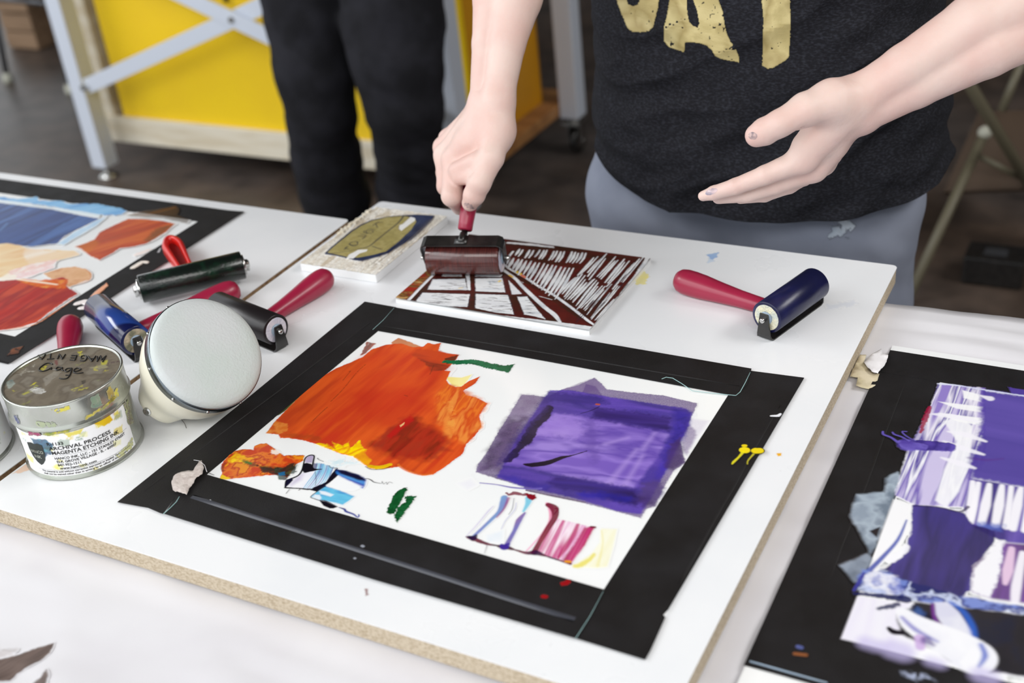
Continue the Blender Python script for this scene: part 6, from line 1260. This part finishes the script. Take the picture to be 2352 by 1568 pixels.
pc_ = Canvas(1400, -90, 1830, 170, 1.6, (150, 136, 84)); pc_.mp = None; GOLD = [(184, 168, 112), (200, 184, 128), (166, 148, 94), (208, 194, 140)]
def glyph(gr, pts, holes=()):
    pc_.grp = gr; pc_.poly(pts, GOLD, 1, 1.2, .8, .3, f=.012, h=0)
    for hh in holes: pc_.a[pc_.win(hh, 0)] *= (pc_.sd_poly(hh, pc_.X[pc_.win(hh, 0)], pc_.Y[pc_.win(hh, 0)]) < 0)
glyph(1, [(1405, -60), (1412, -20), (1420, 10), (1432, 40), (1442, 64), (1450, 71), (1470, 73), (1488, 71), (1499, 62), (1504, 44), (1510, 18), (1514, -10), (1516, -60)], [[(1436, -60), (1438, -4), (1441, 10), (1453, 15), (1463, 13), (1470, 3), (1473, -20), (1474, -60)]])
glyph(2, [(1550, -60), (1540, -10), (1534, 30), (1526, 62), (1525, 94), (1538, 108), (1556, 114), (1571, 119), (1573, 96), (1590, 96), (1610, 99), (1624, 104), (1635, 114), (1643, 128), (1655, 134), (1672, 138), (1697, 142), (1696, 128), (1688, 110), (1677, 96), (1668, 76), (1663, 55), (1661, 32), (1652, 8), (1642, -20), (1634, -60)], [[(1577, -60), (1576, 0), (1578, 30), (1582, 52), (1591, 60), (1603, 65), (1607, 54), (1602, 24), (1592, -4), (1590, -60)]])
glyph(3, [(1748, -60), (1750, 0), (1754, 40), (1753, 90), (1752, 150), (1764, 157), (1776, 154), (1796, 143), (1811, 131), (1814, 90), (1815, 50), (1814, 20), (1815, -60)])
wear = fbm(pc_.X * .16, pc_.Y * .16, 4, 3); pc_.a *= (wear < .745); wx = fbm(pc_.X * .09, pc_.Y * .11, 14, 4)
for (x0, y0, x1, y1) in ((1640, 105, 1690, 140), (1630, 30, 1665, 70), (1530, 90, 1560, 112)): pc_.a *= ~((pc_.X > x0) & (pc_.X < x1) & (pc_.Y > y0) & (pc_.Y < y1) & (wx > .55) & (wear > .5))
M['print'] = mat('gold_screen_print', (255, 255, 255), .5, attr=True, bump=.3, bscale=600)
pc_.meshes(0, {1: ('printed_letter', 'lower part of the first gold letter'), 2: ('printed_letter', 'gold letter A'), 3: ('printed_letter', 'gold upright stem of the last letter')}, M['print'], None, xf=on_shirt, thr=.5)
for o in list(bpy.data.objects):
    if o.name.startswith('printed_letter'): adopt(o, sh)
# slacks
fold = lambda amp, fx, fz, sd: (lambda X, Y, Z: (amp * (fbm(X * fx + Z * 3 + Y * 4, Z * fz + X * 6 + Y * 2, sd, 3) - .5)).astype(np.float32))
sl = [(np.array([-.555, 1.425, .83]), .105, np.array([-.365, 1.425, .83]), .105, .03), (np.array([-.565, 1.415, .71]), .112, np.array([-.582, 1.43, .42]), .088, .03), (np.array([-.350, 1.415, .71]), .114, np.array([-.335, 1.43, .42]), .088, .03),
      (np.array([-.56, 1.43, .72]), .105, np.array([-.36, 1.43, .72]), .105, .03), (np.array([-.582, 1.43, .42]), .088, np.array([-.575, 1.47, .08]), .066, .02), (np.array([-.335, 1.43, .42]), .088, np.array([-.345, 1.47, .08]), .066, .02),
      (np.array([-.452, 1.308, .80]), .010, np.array([-.456, 1.308, .60]), .020, -.016), (J((1392, 330), 1.345, .1)[0], .0012, J((1412, 440), 1.305, .1)[0], .0012, -.006), (J((1412, 440), 1.305, .1)[0], .0012, J((1455, 500), 1.30, .1)[0], .001, -.006), (J((2105, 430), 1.36, .1)[0], .0012, J((2070, 600), 1.36, .1)[0], .0012, -.006)]
so = sdf_mesh('slacks', sl, .006, 'slacks', p1, disp=fold(.018, 13, 11, 3))
bm = bmesh.new(); bvT = BVHTree.FromPolygons([v.co[:] for v in so.data.vertices], [p.vertices[:] for p in so.data.polygons])
dC = Canvas(1890, 480, 1980, 560, 1.5, (96, 101, 114)); dC.mp = None; dC.poly([(1905, 545), (1915, 510), (1935, 490), (1950, 500), (1962, 520), (1948, 545), (1925, 540)], [(150, 162, 178), (190, 200, 212)], .9, 3, 8, .12, h=0, f=.03, dry=.42)
def on_s(co): return np.array([tuple((lambda h: h[0] - (h[0] - Vector(C0)).normalized() * .0008 if h[0] is not None else Vector((-.35, 1.3, .7)))(bvT.ray_cast(Vector(C0), Vector(unit(ray((x, y))))))) for x, y, _ in co])
pm = dC.meshes(0, {1: ('paint_mark', 'pale paint splash on the slacks')}, M['ink'], None, xf=on_s, thr=.3)
for o in pm: adopt(o, so)
M['ink']
shoe(p1, (-.575, 1.47), -.15); shoe(p1, (-.345, 1.47), .15)

# ---------------- the bystander in black, behind
p2 = thing('person', 'person in black trousers standing behind the table, seen from thighs down', 'person', (-1.68, 2.3, 0))
def K(px, y, r): P = aty(px, y); return P, rpx(P, r)
Lg = [K((705, -60), 2.25, 100), K((712, 40), 2.23, 96), K((724, 160), 2.2, 86), K((738, 260), 2.19, 76), K((752, 360), 2.22, 74), K((768, 450), 2.27, 74), K((778, 520), 2.30, 72)]
Rg = [K((895, -60), 2.25, 108), K((902, 40), 2.23, 108), K((912, 140), 2.2, 100), K((928, 240), 2.19, 86), K((938, 330), 2.22, 76), K((942, 420), 2.27, 74), K((946, 490), 2.30, 72)]
def grow(c):
    P, r = c[-1]; Q = np.array([P[0], P[1] + .02, .07]); return c + [(Q, .066)]
Lg, Rg = grow(Lg), grow(Rg); hipz = .92; hc = np.array([(Lg[0][0][0] + Rg[0][0][0]) / 2, 2.3, hipz])
dn = chain(Lg, .02) + chain(Rg, .02) + [(hc + [-.08, 0, 0], .125, Lg[0][0], Lg[0][1], .03), (hc + [.08, 0, 0], .125, Rg[0][0], Rg[0][1], .03), (hc + [-.07, 0, .05], .12, hc + [.07, 0, .05], .12, .03), (np.array([hc[0], 2.13, .86]), .003, np.array([hc[0] + .005, 2.14, .66]), .012, -.03)]
sdf_mesh('trousers', dn, .007, 'denim', p2, disp=fold(.020, 11, 14, 8))
shoe(p2, Lg[-1][0][:2], -.1, s=1.05); shoe(p2, Rg[-1][0][:2], .15, s=1.05)
h2 = np.array([hc[0], 2.28, 1.66]); f2d = unit(np.array([.3, -.85, -.3]))
pl = [(hc + [-.06, 0, .1], .10, hc + [.06, 0, .1], .10, .04), (hc + [0, 0, .1], .12, hc + [0, 0, .42], .13, .05), (hc + [-.16, 0, .53], .055, hc + [.16, 0, .53], .055, .05), (hc + [0, 0, .5], .06, h2 + [0, .02, -.06], .05, .03),
      (hc + [-.19, 0, .52], .05, hc + [-.25, .02, .22], .04, .02), (hc + [-.25, .02, .22], .04, hc + [-.20, -.12, .06], .03, .02), (hc + [.19, 0, .52], .05, hc + [.25, .02, .22], .04, .02), (hc + [.25, .02, .22], .04, hc + [.2, -.12, .06], .03, .02)]
for s_ in (-1, 1):
    w0 = hc + [s_ * .20, -.13, .055]; pl.append((w0, .028, w0 + [-s_ * .05, -.05, -.015], .026, .015))
    for k in range(4): b_ = w0 + [-s_ * (.06 + .006 * k), -.055 + .012 * k, -.005 - .016 * k]; e_ = b_ + np.array([-s_ * .035, -.02, -.012]); pl += [(b_, .011, e_, .0095, .006), (e_, .0095, e_ + np.array([-s_ * .025, .012, -.02]), .008, .003)]
    pl.append((w0 + [-s_ * .02, -.04, .01], .013, w0 + [-s_ * .055, -.075, .02], .010, .006))
sdf_mesh('body', pl + head_prims(h2, f2d), .006, 'skin', p2); hair_mesh(p2, h2, f2d)
shp = [(hc + [-.07, 0, .06], .135, hc + [.07, 0, .06], .135, .04), (hc + [-.05, 0, .06], .14, hc + [-.05, 0, .42], .145, .05), (hc + [.05, 0, .06], .14, hc + [.05, 0, .42], .145, .05), (hc + [-.15, 0, .52], .075, hc + [.15, 0, .52], .075, .05), (hc + [-.19, 0, .52], .066, hc + [-.24, .01, .28], .062, .02), (hc + [.19, 0, .52], .066, hc + [.24, .01, .28], .062, .02)]
sdf_mesh('sweatshirt', shp, .008, 'denim', p2, disp=fold(.02, 8, 12, 5))
# ================================================================== WORKSHOP BEHIND
cart = thing('rolling_cart', 'wheeled pale steel cart with bright yellow box panels and cross brace', 'cart', (-2.3, 2.9, 0))
def cbox(name, x0, x1, y0, y1, z0, z1, m, root, bevel=.003):
    bm = bmesh.new(); box(bm, ((x0 + x1) / 2, (y0 + y1) / 2, (z0 + z1) / 2), (x1 - x0, y1 - y0, z1 - z0)); return from_bm(name, bm, m, root, bevel=bevel, keep=True)
lw = .030
legs = [(-2.985, 2.60), (-1.640, 2.60), (-1.552, 3.13), (-2.94, 3.15)]
for n_leg, (x, y) in enumerate(legs):
    rear = n_leg >= 2; zb0 = .125 if rear else .040
    cbox('leg', x - lw, x + lw, y - lw, y + lw, zb0, .96, 'paintedsteel', cart)
    if not rear:
        bm = bmesh.new(); lathe(bm, [(0, 0), (.030, 0), (.031, .006), (.014, .013), (.008, .016), (.008, .042), (0, .042)], 24, 'Z', (x, y, 0)); fz = from_bm('levelling_foot', bm, 'steel', cart, smooth=True, keep=True)
        bm = bmesh.new(); lathe(bm, [(0, .024), (.015, .024), (.015, .031), (0, .031)], 6, 'Z', (x, y, 0)); from_bm('lock_nut', bm, 'steel', fz, keep=True); continue
    bm = bmesh.new(); tube(bm, [(x, y, .13), (x, y, .100)], .022, 16); box(bm, (x, y + .008, .105), (.060, .060, .008)); cz = from_bm('caster', bm, 'steel', cart, smooth=False, keep=True)
    for s in (-1, 1):
        bm = bmesh.new(); box(bm, (x + s * .019, y + .012, .072), (.003, .036, .062)); from_bm('fork', bm, 'steel', cz, keep=True)
    bm = bmesh.new(); lathe(bm, [(.022, -.012), (.038, -.010), (.043, -.006), (.043, .006), (.038, .010), (.022, .012)], 32, 'X', (x, y + .02, .043)); from_bm('wheel', bm, 'blk', cz, smooth=True, keep=True)
    bm = bmesh.new(); lathe(bm, [(0, -.022), (.008, -.022), (.009, -.014), (.023, -.012), (.023, .012), (.009, .014), (.008, .022), (0, .022)], 24, 'X', (x, y + .02, .043)); from_bm('hub', bm, 'steel', cz, smooth=False, keep=True)
for nm, (x0, y0), (x1, y1) in (('rail', legs[0], legs[1]), ('rail', legs[1], legs[2]), ('rail', legs[2], legs[3]), ('rail', legs[3], legs[0])):
    bm = bmesh.new(); tube(bm, [(x0, y0, .93), (x1, y1, .93)], .024, 4); from_bm('rail', bm, 'paintedsteel', cart, keep=True)
cbox('work_top', -3.05, -1.5, 2.52, 3.22, .96, .985, 'ply', cart)
def flat(name, a, b, w, t, m, root):
    a, b = Vector(a), Vector(b); d = (b - a); L = d.length; d.normalize(); n = Vector((0, 1, 0)); u_ = d.cross(n).normalized()
    mt = Matrix(((d.x, n.x, u_.x, 0), (d.y, n.y, u_.y, 0), (d.z, n.z, u_.z, 0), (0, 0, 0, 1))); bm = bmesh.new(); box(bm, (0, 0, 0), (L, t, w)); bmesh.ops.transform(bm, matrix=Matrix.Translation((a + b) / 2) @ mt, verts=bm.verts); return from_bm(name, bm, m, root, bevel=.001, keep=True)
yb2 = 2.555
A1 = aty((200, 198), yb2); B1 = aty((540, 42), yb2); d1 = (B1 - A1); A2 = aty((415, -12), yb2 - .012); d2 = (aty((620, 85), yb2 - .012) - A2)
E1 = A1 + d1 * ((-1.64 - A1[0]) / d1[0]); S2_ = A2 + d2 * ((-2.985 - A2[0]) / d2[0]); E2 = A2 + d2 * ((-1.64 - A2[0]) / d2[0])
flat('brace', A1, E1, .046, .008, 'paintedsteel', cart); flat('brace', S2_, E2, .046, .008, 'paintedsteel', cart)
for P in (A1, B1):
    bm = bmesh.new(); lathe(bm, [(0, -.010), (.008, -.010), (.010, -.006), (.010, .012), (0, .012)], 16, 'Y', (P[0], yb2 - .012, P[2])); from_bm('bolt', bm, 'steel', cart, smooth=False, keep=True)
yp = 2.70
cbox('front_panel', -2.955, -1.645, yp, yp + .018, .165, .955, 'yellow', cart); cbox('side_panel', -1.663, -1.645, yp + .018, 3.12, .165, .955, 'yellowshade', cart)
cbox('back_panel', -2.95, -1.665, 3.10, 3.118, .165, .955, 'wood', cart)
cbox('base_rail', -3.02, -1.60, yp - .018, yp, .088, .175, 'ply', cart); cbox('base_board', -3.0, -1.585, yp, 3.24, .13, .165, 'wood', cart)
cbox('wood_post', -3.04, -2.985, 2.69, 2.73, .165, .955, 'ply', cart); cbox('gap_shade_strip', -2.985, -2.975, 2.74, 2.76, .165, .955, 'blk', cart)  # thin black strip stands in for the shade in the gap beside the post
bm = bmesh.new(); tube(bm, [tuple(aty((518, -6), 2.69)), tuple(aty((518, 4), 2.69))], .007, 10); from_bm('latch', bm, 'blk', cart, keep=True)

# chair at the upper left and the crate behind it
ch = thing('metal_chair', 'dark tubular metal chair with pale rubber feet, upper left', 'chair', (-4.02, 3.5, 0))
for x, y, tx, ty in ((-4.23, 3.31, -4.22, 3.36), (-3.81, 3.25, -3.84, 3.33), (-4.25, 3.78, -4.22, 3.70), (-3.79, 3.75, -3.84, 3.68)):
    bm = bmesh.new(); tube(bm, [(x, y, .03), (tx, ty, .45)], .012, 12); from_bm('leg', bm, 'darksteel', ch, smooth=True, keep=True)
    bm = bmesh.new(); lathe(bm, [(0, 0), (.020, 0), (.021, .02), (.016, .04), (0, .042)], 16, 'Z', (x, y, 0)); from_bm('foot_cap', bm, 'rubberfoot', ch, smooth=True, keep=True)
bm = bmesh.new(); tube(bm, [(-4.225, 3.33, .345), (-3.83, 3.29, .345)], .011, 10); from_bm('stretcher', bm, 'darksteel', ch, smooth=True, keep=True)
bm = bmesh.new(); box(bm, (-4.03, 3.52, .46), (.42, .42, .03)); from_bm('seat', bm, 'darksteel', ch, bevel=.01, keep=True)
bm = bmesh.new(); tube(bm, [(-4.22, 3.72, .45), (-4.22, 3.82, .85), (-3.84, 3.82, .85), (-3.84, 3.72, .45)], .012, 12); from_bm('back_tube', bm, 'darksteel', ch, smooth=True, keep=True)
bm = bmesh.new(); box(bm, (-4.03, 3.80, .76), (.36, .02, .14)); from_bm('backrest', bm, 'darksteel', ch, bevel=.005, keep=True)
q0 = at((22, 112), 0); q1 = at((112, 108), 0)
cr_ = thing('wooden_crate', 'low brown wooden crate on the floor behind the metal chair', 'crate', ((q0[0] + q1[0]) / 2, q0[1] + .2, 0))
M['crate'] = mat('brown_crate_wood', (150, 122, 96), .7, col2=(130, 104, 80), scale=4, stretch=(1, 8, 8))
x0c, x1c, y0c = q0[0], q1[0], q0[1]
for i in range(3): cbox('slat', x0c, x1c, y0c, y0c + .012, .004 + i * .082, .080 + i * .082, 'crate', cr_)
for i in range(3): cbox('slat', x0c, x1c, y0c + .34, y0c + .352, .004 + i * .082, .080 + i * .082, 'crate', cr_)
for x in (x0c, x1c - .012): cbox('end_panel', x, x + .012, y0c + .013, y0c + .339, .004, .244, 'crate', cr_)
cbox('bottom', x0c + .012, x1c - .012, y0c + .013, y0c + .339, .002, .012, 'crate', cr_)

# folding chair at the right
fc = thing('folding_chair', 'taupe metal folding chair with brown seat behind the printmaker on the right', 'chair', (-.30, 2.75, 0))
def tb_(pts, r, nm, m='taupe', seg=14): bm = bmesh.new(); tube(bm, [tuple(p) for p in pts], r, seg); return from_bm(nm, bm, m, fc, smooth=True, keep=True)
b0 = at((2078, 702), .0); b1 = aty((2262, 305), 2.78); tb_([b0, b1], .0115, 'front_leg')
bx = .44; tb_([b0 + [bx, .05, 0], b1 + [bx, .05, 0]], .0115, 'front_leg')
a1 = aty((2200, 150), 2.60); a2 = aty((2352, 402), 2.78); da = a2 - a1; t_ = (.0 - a1[2]) / da[2]; a3 = a1 + da * t_ ; up_ = a1 - da * .9
tb_([up_, a3], .0125, 'back_leg'); tb_([up_ + [bx, .05, 0], a3 + [bx, .05, 0]], .0125, 'back_leg')
tb_([aty((2300, 255), 2.9), aty((2352, 130), 2.95)], .010, 'back_support'); tb_([aty((2252, 360), 2.76), aty((2352, 412), 2.80)], .007, 'stretcher')
for P in (aty((2262, 305), 2.775),): bm = bmesh.new(); bmesh.ops.create_uvsphere(bm, u_segments=12, v_segments=8, radius=.016); bmesh.ops.transform(bm, matrix=Matrix.Translation(Vector(P)), verts=bm.verts); from_bm('end_plug', bm, 'rubberfoot', fc, smooth=True, keep=True)
s4 = [aty((2248, 256), 2.95), aty((2440, 250), 3.0), aty((2440, 430), 2.80), aty((2168, 440), 2.80)]
bm = bmesh.new(); v4 = [bm.verts.new(p) for p in s4]; n4 = (Vector(s4[1]) - Vector(s4[0])).cross(Vector(s4[3]) - Vector(s4[0])).normalized() * .02; v5 = [bm.verts.new(Vector(p) + n4) for p in s4]
bm.faces.new(v4); bm.faces.new(v5[::-1])
for i in range(4): bm.faces.new((v4[i], v5[i], v5[(i + 1) % 4], v4[(i + 1) % 4]))
from_bm('seat', bm, 'brownseat', fc, bevel=.004, keep=True)
f_ = at((2282, 640), 0)
bm = bmesh.new(); box(bm, (f_[0], f_[1], .035), (.13, .09, .07)); fb = thing('black_box', 'small black box with a grey patch lying on the floor, right edge', 'box', (f_[0], f_[1], 0)); from_bm('case', bm, 'blk', fb, bevel=.006, keep=True)
bm = bmesh.new(); box(bm, (f_[0], f_[1] - .005, .0708), (.05, .035, .0012)); from_bm('patch', bm, 'darksteel', fb, keep=True)
